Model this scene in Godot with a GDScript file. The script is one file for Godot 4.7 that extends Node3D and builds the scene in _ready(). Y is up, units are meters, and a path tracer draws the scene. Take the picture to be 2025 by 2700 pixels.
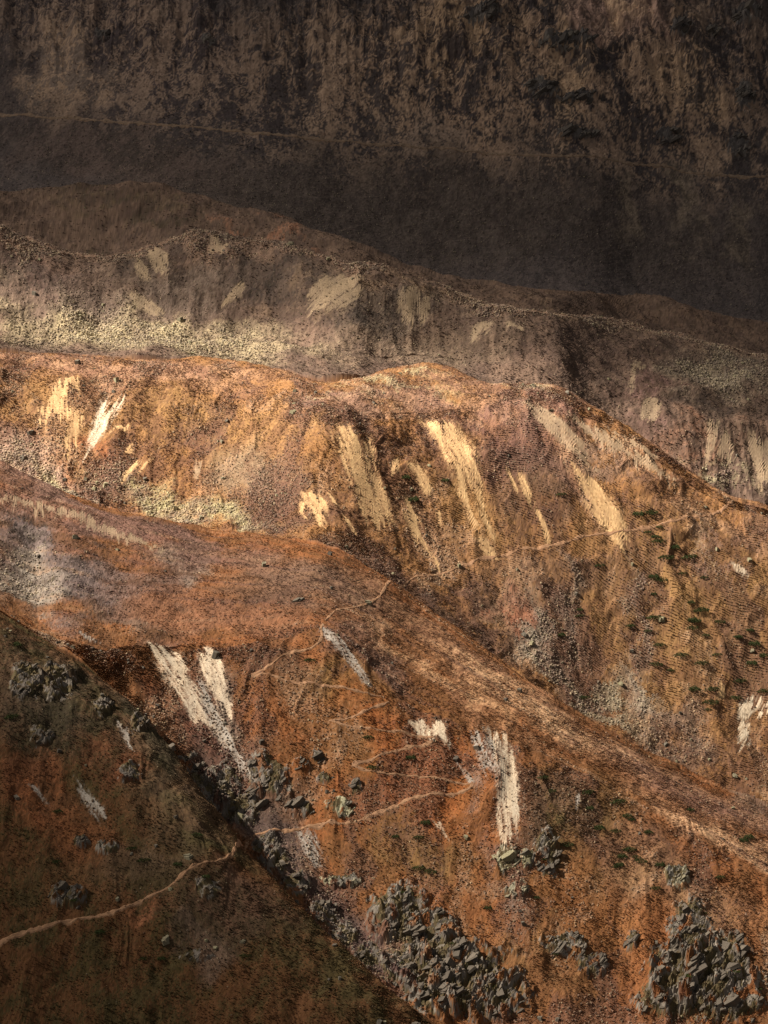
extends Node3D
# A mountain side seen through a long lens: five slopes behind one another, lit through gaps between clouds.
# The ground is a height model: break lines (valleys, lips and crests) surveyed by bearing from the viewpoint, each point a range and a height in metres.

const SURVEY = [
	[470.0, 8.9, 470.0, 8.3, 470.0, 7.7, 470.0, 7.2, 470.0, 6.8, 470.0, 6.4, 470.0, 6.0, 470.0, 5.6, 470.0, 5.4, 470.0, 5.1, 470.0, 4.9, 470.0, 4.7, 470.0, 4.6, 470.0, 4.6, 470.7, 4.2, 472.4, 3.3, 474.2, 2.5, 475.9, 1.7, 477.7, 0.9, 479.4, 0.2, 481.2, -0.5, 482.9, -1.1, 484.6, -1.6, 486.4, -2.1, 488.1, -2.6, 489.9, -3.0, 491.7, -3.5, 493.6, -3.9, 495.5, -4.2],
	[599.4, 89.1, 595.3, 86.0, 590.9, 82.7, 586.1, 79.2, 580.7, 75.4, 575.7, 71.9, 569.7, 67.8, 562.0, 62.7, 551.3, 55.5, 539.4, 47.8, 530.1, 41.7, 522.8, 37.0, 515.7, 32.4, 508.6, 27.9, 502.7, 23.5, 498.7, 19.0, 495.5, 15.2, 492.9, 11.9, 491.9, 9.4, 491.0, 7.2, 492.1, 6.1, 493.7, 5.4, 495.3, 4.8, 496.9, 4.2, 498.6, 3.6, 500.2, 3.1, 501.9, 2.6, 503.6, 2.2, 505.4, 1.7],
	[604.7, 89.2, 600.6, 86.1, 596.4, 82.8, 591.6, 79.2, 586.6, 75.5, 581.5, 71.8, 576.0, 66.5, 569.0, 60.2, 560.0, 51.8, 550.2, 42.9, 541.4, 36.1, 533.8, 31.4, 526.6, 26.8, 519.7, 22.3, 514.0, 17.9, 509.6, 13.5, 506.3, 11.1, 503.9, 9.1, 502.5, 8.1, 502.1, 6.4, 502.7, 5.5, 504.2, 5.1, 505.7, 4.7, 507.3, 4.4, 508.9, 4.1, 510.5, 3.8, 512.1, 3.5, 513.8, 3.3, 515.5, 3.1],
	[607.7, 88.8, 603.7, 85.4, 599.5, 82.0, 594.7, 78.6, 589.5, 75.6, 585.8, 73.7, 586.8, 72.2, 588.7, 72.0, 590.4, 71.7, 591.0, 71.8, 591.5, 72.3, 592.3, 72.9, 593.6, 73.8, 589.5, 71.0, 583.6, 66.1, 579.7, 61.3, 577.0, 58.4, 574.8, 55.9, 573.1, 53.6, 572.3, 51.2, 570.7, 48.0, 568.5, 44.9, 565.6, 41.6, 562.5, 38.3, 559.2, 34.9, 556.0, 31.6, 553.2, 28.6, 550.7, 25.7, 548.2, 22.9],
	[687.8, 106.4, 685.3, 103.4, 681.8, 100.2, 675.8, 96.4, 671.5, 92.9, 665.6, 89.8, 662.2, 86.7, 658.3, 84.8, 656.1, 83.2, 653.5, 82.1, 649.8, 81.7, 643.2, 81.6, 636.1, 81.4, 633.0, 79.0, 630.8, 75.2, 626.4, 70.6, 617.9, 66.6, 609.3, 62.8, 601.1, 59.2, 594.5, 55.6, 590.9, 52.0, 587.9, 48.8, 585.8, 45.6, 584.3, 42.6, 583.2, 39.7, 582.6, 36.9, 581.6, 34.2, 580.2, 31.6, 578.9, 29.1],
	[716.2, 96.2, 712.8, 93.5, 708.2, 90.6, 702.6, 87.2, 696.9, 83.9, 691.3, 81.2, 686.5, 78.4, 682.4, 76.8, 679.1, 76.3, 675.6, 76.2, 670.3, 76.8, 663.0, 77.6, 655.5, 78.2, 650.5, 76.4, 647.8, 71.3, 644.9, 65.5, 639.8, 59.2, 633.7, 53.2, 627.5, 47.5, 622.1, 42.0, 618.5, 36.5, 616.2, 32.6, 614.7, 29.3, 613.8, 26.1, 613.3, 23.0, 613.1, 20.0, 612.7, 17.1, 612.1, 14.3, 611.4, 11.5],
	[738.6, 110.1, 739.2, 109.7, 739.3, 109.4, 738.1, 109.4, 736.2, 108.1, 732.5, 107.1, 731.4, 106.2, 730.8, 107.0, 729.6, 107.3, 725.8, 106.8, 719.7, 106.5, 710.3, 106.3, 699.8, 105.6, 697.1, 104.9, 701.1, 103.4, 706.8, 102.4, 710.5, 102.2, 714.0, 102.3, 717.3, 102.9, 718.4, 102.2, 716.5, 97.2, 712.9, 92.4, 709.1, 87.4, 705.4, 82.3, 702.9, 77.8, 703.6, 75.1, 702.7, 71.7, 701.4, 68.4, 700.0, 65.1],
	[751.1, 112.7, 751.2, 112.3, 750.7, 112.0, 749.0, 111.9, 749.7, 111.3, 748.7, 110.9, 746.3, 109.9, 740.4, 109.4, 740.4, 109.9, 741.3, 110.2, 736.4, 110.0, 726.8, 109.5, 715.8, 108.5, 717.0, 108.6, 727.0, 108.5, 736.5, 108.5, 736.2, 107.8, 724.8, 105.0, 726.7, 105.6, 725.7, 104.7, 723.4, 99.8, 719.1, 94.8, 714.5, 89.6, 709.9, 84.1, 705.4, 78.8, 706.0, 76.1, 705.3, 72.8, 704.1, 69.5, 703.0, 66.3],
	[772.6, 109.6, 772.3, 109.1, 771.5, 108.7, 770.5, 108.6, 769.9, 107.9, 768.7, 107.5, 765.6, 106.4, 762.2, 105.9, 761.8, 105.9, 762.1, 105.8, 758.6, 105.0, 751.0, 104.1, 744.6, 102.6, 746.3, 102.2, 755.5, 101.4, 764.1, 100.8, 765.0, 99.5, 761.2, 96.1, 760.6, 96.2, 761.5, 94.5, 760.5, 86.7, 758.0, 78.8, 754.5, 73.1, 750.5, 67.2, 747.8, 61.5, 747.2, 58.4, 747.2, 54.6, 746.6, 50.9, 745.9, 47.3],
	[781.7, 110.6, 781.7, 110.1, 781.2, 109.8, 779.4, 109.7, 782.2, 109.2, 783.3, 109.1, 785.8, 108.6, 782.8, 108.5, 781.0, 108.2, 780.7, 107.8, 780.1, 107.6, 777.1, 107.9, 771.8, 107.7, 769.9, 107.0, 773.8, 105.2, 777.9, 103.4, 778.8, 102.2, 776.4, 101.3, 774.2, 100.4, 773.7, 98.9, 778.9, 94.6, 780.4, 90.8, 780.1, 88.4, 783.0, 86.7, 786.6, 85.6, 790.8, 84.3, 793.8, 82.5, 796.4, 80.8, 799.0, 79.1],
	[842.1, 141.0, 838.9, 139.0, 835.2, 137.2, 830.1, 135.5, 827.0, 132.1, 823.2, 129.6, 823.8, 128.2, 823.2, 129.3, 827.4, 132.2, 831.7, 134.3, 829.2, 133.2, 823.3, 132.3, 811.9, 129.1, 806.8, 126.9, 809.1, 124.4, 810.7, 121.4, 808.7, 118.2, 805.0, 116.2, 802.4, 114.6, 805.7, 112.5, 821.7, 108.2, 838.0, 103.4, 839.5, 101.1, 838.5, 98.2, 836.1, 95.5, 834.4, 92.8, 835.2, 90.3, 835.6, 87.9, 835.9, 85.6],
	[867.1, 135.2, 863.8, 133.3, 859.9, 131.5, 855.6, 129.9, 851.9, 126.6, 849.3, 124.2, 848.0, 124.3, 847.3, 126.7, 847.9, 128.1, 848.4, 128.8, 845.7, 127.8, 838.7, 126.9, 829.8, 123.7, 824.9, 121.6, 825.3, 119.4, 826.4, 116.5, 825.1, 113.5, 822.3, 111.6, 821.1, 110.0, 826.4, 107.9, 839.5, 103.6, 852.2, 98.8, 857.0, 96.4, 856.5, 93.5, 854.8, 90.8, 853.8, 88.1, 854.1, 85.6, 854.8, 83.2, 855.3, 80.8],
	[881.7, 139.5, 884.3, 139.4, 886.4, 139.3, 886.9, 139.5, 893.4, 140.1, 895.6, 140.9, 893.6, 141.2, 884.4, 141.9, 882.8, 141.4, 878.9, 139.3, 873.3, 136.9, 863.8, 134.6, 853.5, 131.5, 843.0, 127.3, 838.3, 122.7, 838.1, 119.0, 839.0, 116.3, 840.6, 115.3, 843.0, 114.7, 847.8, 112.8, 865.2, 108.7, 883.5, 104.3, 886.8, 102.2, 889.7, 100.1, 889.6, 97.8, 889.9, 95.4, 889.9, 92.7, 889.6, 90.1, 889.4, 87.7],
	[911.5, 135.2, 909.8, 135.6, 907.9, 136.0, 905.5, 136.5, 903.2, 137.7, 901.4, 138.5, 898.7, 138.8, 894.5, 139.5, 890.7, 139.0, 887.6, 136.9, 884.6, 134.5, 881.8, 131.6, 879.3, 127.3, 877.1, 121.7, 875.2, 116.5, 873.9, 112.9, 873.0, 110.3, 872.8, 109.5, 873.2, 109.2, 874.3, 108.0, 878.9, 106.3, 887.0, 101.9, 892.7, 99.8, 895.0, 97.7, 896.8, 95.4, 901.1, 93.0, 908.7, 88.9, 918.2, 84.5, 928.6, 79.9],
	[1010.1, 204.7, 1004.1, 204.9, 998.6, 205.0, 993.8, 205.2, 989.5, 205.3, 985.8, 205.4, 982.7, 205.4, 980.2, 205.5, 978.3, 205.5, 977.0, 205.5, 976.2, 205.5, 976.1, 205.5, 976.5, 205.5, 977.5, 205.4, 979.1, 205.3, 981.3, 205.2, 984.1, 205.1, 987.4, 205.0, 991.4, 204.8, 995.9, 204.7, 1001.1, 204.5, 1006.8, 204.3, 1013.1, 204.0, 1020.0, 203.8, 1027.4, 203.5, 1035.5, 203.3, 1044.1, 203.0, 1053.4, 202.7, 1063.2, 202.3],
	[1270.1, 388.6, 1264.1, 389.6, 1258.6, 390.5, 1253.8, 391.4, 1249.5, 392.3, 1245.8, 393.2, 1242.7, 394.1, 1240.2, 394.9, 1238.3, 395.8, 1237.0, 396.6, 1236.2, 397.4, 1236.1, 398.1, 1236.5, 398.9, 1237.5, 399.6, 1239.1, 400.3, 1241.3, 401.0, 1244.1, 401.7, 1247.4, 402.4, 1251.4, 403.0, 1255.9, 403.6, 1261.1, 404.2, 1266.8, 404.8, 1273.1, 405.4, 1280.0, 405.9, 1287.4, 406.5, 1295.5, 407.0, 1304.1, 407.5, 1313.4, 408.0, 1323.2, 408.4],
]
const ROWS = [310, 7, 225, 110, 16, 150, 34, 18, 64, 91, 12, 26, 10, 248, 40]
const SLIDES = [
	["forked ochre sand slide on the sunlit hill's shoulder beside the pale narrow slide", 2, "sand", 2.2, [-90.3, -727.0, -86.3, -729.4, -85.7, -726.3, -88.0, -723.9, -89.2, -719.1, -88.7, -717.0, -85.3, -715.7, -83.6, -713.9, -83.9, -710.7, -85.0, -708.9, -85.9, -707.7, -86.3, -705.0, -88.2, -705.4, -88.2, -708.1, -87.3, -708.9, -86.8, -710.7, -88.0, -713.8, -89.4, -714.5, -91.8, -716.0, -93.5, -713.8, -96.4, -716.5, -94.1, -719.6, -91.9, -723.1]],
	["narrow cream sand slide with a notched foot on the sunlit hill", 2, "white", 1.6, [-77.2, -722.3, -76.3, -719.1, -74.6, -717.9, -72.5, -719.9, -71.8, -718.7, -73.8, -715.4, -75.6, -714.9, -76.0, -711.7, -78.3, -708.0, -80.0, -705.9, -81.8, -705.4, -80.9, -708.5, -80.2, -712.2, -79.0, -716.9, -78.0, -719.8]],
	["small sideways ochre sand scar right under the narrow cream slide", 2, "sand", 0.8, [-75.5, -709.2, -74.1, -711.0, -70.3, -711.6, -70.8, -710.1, -73.4, -710.3]],
	["stubby sand scar above a thin slanting streak on the sunlit hill", 2, "sand", 0.8, [-69.9, -706.5, -68.3, -706.6, -69.0, -703.7, -71.0, -704.2]],
	["slanting sand streak ending at the hill's boulder apron", 2, "sand", 0.8, [-67.7, -702.1, -66.3, -701.4, -69.3, -698.0, -71.3, -695.8, -70.3, -699.3]],
	["thin slanting sand scratch beside the streak above the boulder apron", 2, "sand", 0.8, [-62.9, -702.3, -65.6, -699.2, -67.3, -697.5, -65.3, -700.7]],
	["short upright dun streak amid grey stones on the sunlit hill", 2, "dun", 0.8, [-51.4, -700.0, -49.7, -699.0, -50.5, -695.0, -51.8, -695.6]],
	["three-legged sand scar on the lower face of the sunlit hill", 2, "sand", 1.2, [-22.2, -675.5, -20.1, -674.5, -17.0, -673.3, -15.1, -670.1, -14.9, -666.5, -16.0, -668.5, -16.5, -662.6, -17.4, -663.3, -19.0, -669.7, -20.6, -671.9, -21.5, -669.5, -22.1, -671.0]],
	["broad fan-shaped sand slide with several combed fingers on the sunlit hill", 2, "sand", 3.0, [-13.0, -690.5, -9.9, -690.7, -7.4, -688.3, -5.5, -686.3, -3.7, -691.3, -2.7, -687.9, -3.6, -682.2, -1.2, -679.9, 0.0, -678.8, 1.3, -676.5, 1.9, -672.1, -1.2, -670.0, -3.6, -668.1, -5.4, -669.6, -7.2, -674.1, -9.7, -679.4, -12.3, -684.2]],
	["small sand drip below the broad fan-shaped slide", 2, "sand", 0.8, [-10.8, -666.7, -9.6, -666.5, -7.5, -663.0, -8.4, -662.7, -10.2, -664.8]],
	["tiny sand drip touching the three-legged scar", 2, "sand", 0.6, [-14.8, -672.9, -13.3, -671.4, -12.2, -668.9, -13.3, -669.7]],
	["longest sand slide of the sunlit hill, split into two legs", 2, "sand", 2.6, [10.4, -705.2, 15.7, -702.7, 18.9, -703.4, 21.3, -699.1, 24.0, -695.5, 25.2, -690.5, 24.8, -687.9, 25.9, -682.8, 27.0, -678.5, 29.0, -674.3, 27.8, -674.3, 25.5, -678.7, 23.7, -683.5, 22.6, -686.9, 21.9, -684.9, 23.3, -680.6, 25.2, -676.4, 22.6, -676.4, 20.9, -680.0, 19.1, -684.3, 18.0, -688.9, 15.6, -693.5, 13.7, -697.3, 10.7, -702.3]],
	["sand pocket lying on the footpath below the two-legged slide", 2, "sand", 1.2, [25.3, -672.7, 26.8, -673.3, 28.9, -670.9, 30.4, -668.9, 26.7, -668.2, 25.5, -669.6, 24.6, -671.4]],
	["small round sand scar between the fan and the two-legged slide", 2, "sand", 0.8, [2.4, -686.7, 4.0, -688.2, 4.4, -685.9, 3.0, -683.2, 1.9, -683.3]],
	["mottled sand patch just beside the two-legged slide", 2, "sand", 1.6, [6.4, -687.0, 8.3, -688.9, 9.9, -688.0, 11.4, -684.2, 12.6, -682.8, 11.6, -680.7, 9.8, -682.5, 8.0, -685.3]],
	["long thin sand ribbon tailing down to the footpath", 2, "sand", 1.0, [6.1, -679.0, 7.0, -677.7, 8.8, -675.6, 8.5, -673.1, 9.4, -671.1, 10.9, -668.0, 13.0, -665.7, 14.4, -663.7, 13.5, -663.3, 11.4, -665.7, 9.1, -669.1, 7.2, -668.9, 4.8, -673.1, 5.4, -676.3]],
	["faint sand nick beside the thin ribbon", 2, "sand", 0.7, [13.7, -677.2, 14.8, -676.9, 15.1, -674.1, 14.3, -674.2]],
	["slim teardrop sand slide below the hill's dark red heath", 2, "sand", 1.0, [35.8, -692.2, 37.6, -690.3, 39.7, -685.2, 38.6, -684.4, 37.2, -686.0, 36.0, -689.5]],
	["hair-thin sand line next to the slim teardrop slide", 2, "sand", 0.6, [32.4, -692.6, 33.9, -691.6, 35.8, -686.4, 35.0, -686.2, 33.6, -689.7]],
	["sand strip running down onto the footpath under the teardrop slide", 2, "sand", 1.0, [40.7, -682.4, 42.5, -680.4, 43.7, -677.7, 44.2, -675.0, 43.0, -674.1, 42.3, -676.9, 41.0, -680.7]],
	["leaf-shaped sand slide that reaches the footpath near the juniper slope", 2, "sand", 1.8, [51.4, -695.9, 53.9, -694.4, 57.6, -693.6, 59.9, -690.3, 62.2, -687.5, 64.4, -683.5, 64.6, -681.2, 62.4, -680.9, 64.0, -678.2, 65.1, -676.0, 62.8, -677.5, 59.9, -680.6, 57.6, -683.2, 54.6, -686.1, 53.6, -689.9, 52.5, -692.6]],
	["upper dun gravel slide slanting below the saddle", 2, "dun", 1.5, [38.3, -712.5, 43.4, -713.1, 47.1, -709.3, 49.5, -707.8, 52.6, -705.4, 53.8, -703.8, 54.8, -699.3, 58.4, -696.4, 56.5, -696.6, 52.8, -698.5, 47.9, -701.9, 44.3, -704.7, 40.6, -708.3]],
	["long dun gravel chute slanting off the grassy knob", 2, "dun", 1.5, [50.5, -713.8, 54.4, -713.8, 56.2, -711.3, 60.7, -711.6, 65.0, -708.7, 69.9, -706.1, 74.3, -705.0, 76.0, -703.1, 80.3, -700.4, 75.7, -699.7, 70.2, -702.0, 66.0, -704.8, 61.0, -706.6, 56.0, -707.9, 52.9, -711.2]],
	["thin gravel chute just above the long dun chute", 2, "dun", 1.0, [60.3, -715.0, 63.4, -712.6, 70.3, -710.5, 75.8, -707.3, 73.7, -705.7, 67.6, -709.7, 62.6, -711.4]],
	["combed pale slide on the far bank, leftmost of the three there", 3, "dun", 1.2, [97.1, -772.7, 100.4, -773.9, 99.4, -768.1, 97.6, -763.8, 95.3, -761.3, 96.1, -766.0]],
	["combed pale slide in the middle of the three on the far bank", 3, "dun", 1.2, [100.9, -768.4, 102.6, -771.3, 104.5, -770.0, 105.9, -769.7, 103.1, -763.2, 100.2, -761.9, 98.9, -762.8]],
	["widest pale slide of the three on the far bank", 3, "dun", 1.6, [109.5, -773.6, 112.6, -773.7, 117.5, -773.6, 115.9, -759.2, 111.0, -759.3, 110.2, -764.2, 109.2, -767.8]],
	["round grey gravel pocket beneath the moraine's red gully", 3, "dun", 1.0, [80.1, -778.0, 82.8, -776.2, 83.8, -772.3, 80.6, -767.6, 76.6, -768.9, 76.8, -771.2]],
	["hooked reddish sand gully on the shaded moraine", 3, "dun", 1.0, [77.0, -798.7, 80.4, -797.3, 79.4, -794.0, 77.2, -793.2, 75.3, -779.0, 73.6, -775.8, 74.2, -782.3, 76.0, -791.2]],
	["two-pronged dun scar low on the shaded moraine face", 3, "dun", 1.4, [26.5, -783.9, 27.0, -789.6, 30.9, -791.3, 33.0, -791.1, 32.5, -787.0, 30.1, -788.1, 28.6, -785.2]],
	["comb-like dun scar beside the two-pronged one on the moraine", 3, "dun", 1.0, [37.2, -790.2, 42.0, -787.9, 41.9, -785.4, 39.2, -787.9, 37.1, -786.8]],
	["fingered tan slide right under the moraine's sharp crest", 3, "dun", 1.6, [4.2, -796.6, 9.2, -800.4, 13.4, -799.7, 14.0, -792.6, 11.9, -789.0, 10.5, -793.2, 9.1, -788.8, 6.3, -789.8, 4.2, -792.6]],
	["smooth grey-brown gravel tongue in the moraine hollow", 3, "dun", 1.6, [-77.9, -799.2, -73.5, -797.4, -68.4, -794.3, -67.5, -791.4, -71.7, -791.7, -76.2, -794.7]],
	["lower brown bare patch on the moraine hollow's wall", 3, "dun", 1.2, [-77.5, -812.1, -72.9, -808.4, -71.9, -803.9, -75.4, -803.9, -77.4, -806.8]],
	["upper brown bare patch on the moraine hollow's wall", 3, "dun", 1.2, [-73.8, -819.4, -70.2, -819.4, -67.6, -814.5, -67.1, -806.6, -71.5, -808.3, -74.1, -814.1]],
	["combed brown scar beneath the moraine's dark brow", 3, "dun", 0.9, [-54.4, -823.4, -48.4, -819.8, -50.4, -815.8, -54.7, -815.0]],
	["slanting brown chute between dark moraine ribs", 3, "dun", 0.9, [-43.4, -804.5, -42.4, -801.2, -45.3, -797.6, -49.4, -796.0, -46.2, -801.6]],
	["wide dull brown slide on the moraine's bulging face", 3, "dun", 2.4, [-18.3, -799.1, -11.3, -799.4, -7.0, -798.9, -7.0, -790.7, -11.1, -786.9, -18.1, -785.7, -21.6, -786.5, -21.8, -795.2]],
	["broad cream left half of the twin slide at the gully head", 1, "white", 1.6, [-54.9, -587.2, -51.7, -587.5, -47.3, -586.7, -46.0, -583.6, -45.9, -580.4, -44.2, -578.6, -42.5, -576.9, -40.3, -575.6, -38.0, -572.2, -35.2, -568.5, -34.6, -566.4, -36.7, -567.7, -39.0, -570.2, -42.7, -571.6, -45.5, -574.4, -47.8, -577.3, -51.1, -579.5, -54.0, -583.2]],
	["narrower cream right half of the twin slide at the gully head", 1, "white", 1.2, [-43.0, -586.3, -41.5, -587.9, -39.8, -586.8, -37.7, -583.4, -36.7, -579.3, -35.5, -576.5, -35.7, -573.9, -38.2, -575.7, -40.4, -577.4, -42.5, -582.2]],
	["grey rubble tongue spilling from the twin slide into the ravine", 1, "grey", 1.6, [-43.2, -580.6, -41.5, -578.8, -39.2, -574.8, -36.9, -571.4, -34.7, -568.5, -31.9, -565.5, -29.4, -561.3, -32.3, -562.9, -35.3, -565.6, -38.4, -568.9, -41.3, -573.9]],
	["pale grey rubble chute starting at the footpath's hairpin", 1, "grey", 1.4, [-14.9, -592.1, -13.4, -591.5, -9.6, -587.5, -5.3, -581.5, -2.1, -577.8, -4.2, -577.9, -8.5, -582.1, -12.9, -586.8, -14.5, -589.6]],
	["hooked cream scar where the switchbacks begin", 1, "white", 0.9, [6.0, -572.0, 8.4, -573.4, 12.7, -572.9, 14.0, -571.8, 13.8, -569.9, 15.3, -567.7, 14.1, -567.6, 11.5, -569.5, 8.9, -569.2, 6.8, -570.5]],
	["thin pale rill dropping from the hooked cream scar", 1, "grey", 0.6, [15.1, -567.7, 16.2, -564.8, 18.7, -562.1, 20.1, -559.7, 19.1, -559.7, 17.2, -562.8, 15.7, -565.0]],
	["tall white slide ending above a pair of lichened crags", 1, "white", 2.0, [23.8, -572.4, 26.9, -572.1, 28.9, -568.8, 29.8, -564.4, 30.4, -561.1, 30.0, -556.9, 30.4, -554.1, 28.5, -550.3, 28.7, -548.5, 26.1, -548.1, 25.2, -552.0, 25.3, -556.6, 26.0, -560.6, 25.1, -566.2]],
	["streaky grey-cream rubble flank of the tall white slide", 1, "grey", 2.6, [20.0, -571.1, 23.8, -572.4, 25.1, -566.2, 26.0, -560.6, 24.5, -561.6, 22.4, -562.4, 21.0, -566.8]],
	["small white bare spot on the rust slope below the switchbacks", 1, "white", 0.6, [11.0, -551.3, 12.3, -551.1, 14.0, -548.1, 12.8, -549.0, 11.3, -550.5]],
	["tiny upright pale scar on the green-brown slope", 1, "grey", 0.4, [43.1, -559.5, 44.0, -559.2, 43.9, -557.0, 43.0, -556.2]],
	["hook-shaped cream slide on the juniper slope", 2, "white", 1.4, [91.6, -645.8, 94.8, -647.5, 100.8, -647.5, 100.6, -645.3, 95.1, -644.8, 93.1, -642.7, 92.8, -634.5, 90.5, -632.7, 91.0, -640.0]],
	["small upright sand scar on the juniper slope", 2, "sand", 0.6, [86.6, -649.1, 88.0, -648.3, 87.4, -645.4, 85.5, -644.5]],
	["lone pale bare spot high on the juniper slope", 2, "white", 0.6, [92.9, -678.6, 95.1, -678.5, 97.1, -676.9, 95.4, -675.9, 93.6, -676.7]],
	["grey wedge of rubble on the shaded near slope", 0, "grey", 0.8, [-67.0, -534.4, -65.4, -533.9, -62.2, -530.8, -59.5, -528.7, -59.9, -527.2, -61.9, -527.4, -64.6, -530.4]],
	["small pale smear beside the grey wedge on the near slope", 0, "grey", 0.7, [-76.2, -531.1, -74.5, -531.1, -71.3, -528.4, -72.2, -528.2, -74.9, -529.8]],
	["thin grey rubble streak under the near slope's rim", 0, "grey", 0.6, [-59.3, -553.7, -56.9, -552.6, -56.2, -547.8, -54.5, -544.1, -55.6, -543.6, -56.9, -547.4, -58.5, -550.6]],
	["pale flat bare strip on the terrace", 1, "grey", 0.5, [-70.9, -586.7, -68.7, -586.7, -65.9, -585.7, -69.1, -584.6]],
	["rough buff earth bank below the footpath in the gully", 1, "grey", 1.8, [-19.0, -551.2, -16.4, -550.7, -13.2, -545.9, -13.2, -544.4, -15.8, -544.4, -18.9, -548.3]],
	["long pale gravel streak along the terrace edge", 1, "dun", 2.4, [-96.9, -645.9, -88.3, -646.6, -79.4, -644.8, -72.3, -643.7, -66.2, -640.7, -58.9, -636.3, -54.0, -632.9, -58.6, -633.1, -65.8, -636.2, -72.9, -638.8, -81.4, -642.3, -90.9, -644.2, -96.7, -644.1]],
]
const PATHS = [
	["track", "pale track cut level across the dark mountainside", 0.72, [-163.53, -942.29, -148.34, -939.69, -135.68, -936.99, -118.94, -933.72, -102.36, -931.07, -77.55, -925.62, -61.32, -924.49, -45.14, -923.71, -29.01, -923.97, -12.89, -926.27, 0.00, -927.91, 16.20, -929.81, 32.54, -931.28, 48.93, -932.34, 65.48, -935.25, 82.43, -941.36, 95.36, -946.45, 103.90, -948.29, 116.76, -951.03, 139.36, -957.48, 161.36, -967.47]],
	["footpath", "footpath traversing the sunlit hill to the spur", 0.7, [94.68, -698.01, 91.10, -694.41, 84.32, -689.82, 77.70, -686.07, 71.26, -683.51, 64.91, -681.82, 58.59, -679.89, 52.27, -677.89, 46.56, -675.24, 41.54, -673.15, 36.58, -671.59, 30.38, -669.15, 25.44, -667.23, 18.05, -662.95, 11.95, -658.85, 5.89, -652.36, -0.06, -623.08, -3.30, -611.44, -6.60, -606.44, -11.49, -601.02, -13.86, -596.01]],
	["footpath", "footpath dropping from the hairpin across the upper rust slope", 0.62, [-14.37, -594.65, -14.82, -590.34, -14.76, -587.36, -16.61, -585.65, -21.94, -584.27, -25.63, -582.05, -28.24, -580.50, -30.61, -579.55]],
	["footpath", "faint topmost switchback leg below the hairpin", 0.45, [-30.61, -579.45, -24.45, -578.56, -13.77, -577.15, -8.45, -576.71, -4.19, -576.10, 0.00, -576.22]],
	["footpath", "pale switchback leg ending at a cream elbow", 0.62, [1.11, -575.35, -1.01, -573.64, -5.22, -571.47, -8.91, -570.41, -12.59, -569.78]],
	["footpath", "switchback leg leading into the hooked cream scar", 0.47, [-12.58, -569.69, -3.10, -568.61, 0.00, -568.43, 7.84, -568.90, 11.26, -568.66]],
	["footpath", "bright switchback leg below the hooked cream scar", 0.68, [11.77, -567.81, 7.82, -566.51, -0.05, -563.56, -4.12, -562.40, -7.24, -561.75]],
	["footpath", "faint grassy switchback leg above the lowest bend", 0.39, [-7.35, -561.43, -0.05, -560.31, 5.15, -560.40, 10.35, -559.74, 19.70, -559.30]],
	["footpath", "footpath descending from the lowest bend into the gully and over the near slope", 0.7, [19.96, -559.12, 18.63, -557.96, 12.90, -556.58, 5.12, -555.05, -0.05, -553.40, -5.61, -552.18, -13.34, -551.78, -18.49, -551.55, -23.60, -550.31, -27.16, -549.24, -28.90, -548.00]],
	["footpath", "footpath climbing along the shaded near slope to the gully", 0.7, [-30.15, -545.34, -32.37, -524.52, -39.29, -517.80, -43.92, -514.61, -48.54, -511.84, -53.13, -509.06, -60.08, -506.59, -67.00, -504.38, -73.79, -501.46, -78.23, -499.16, -84.85, -495.79]],
]
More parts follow.
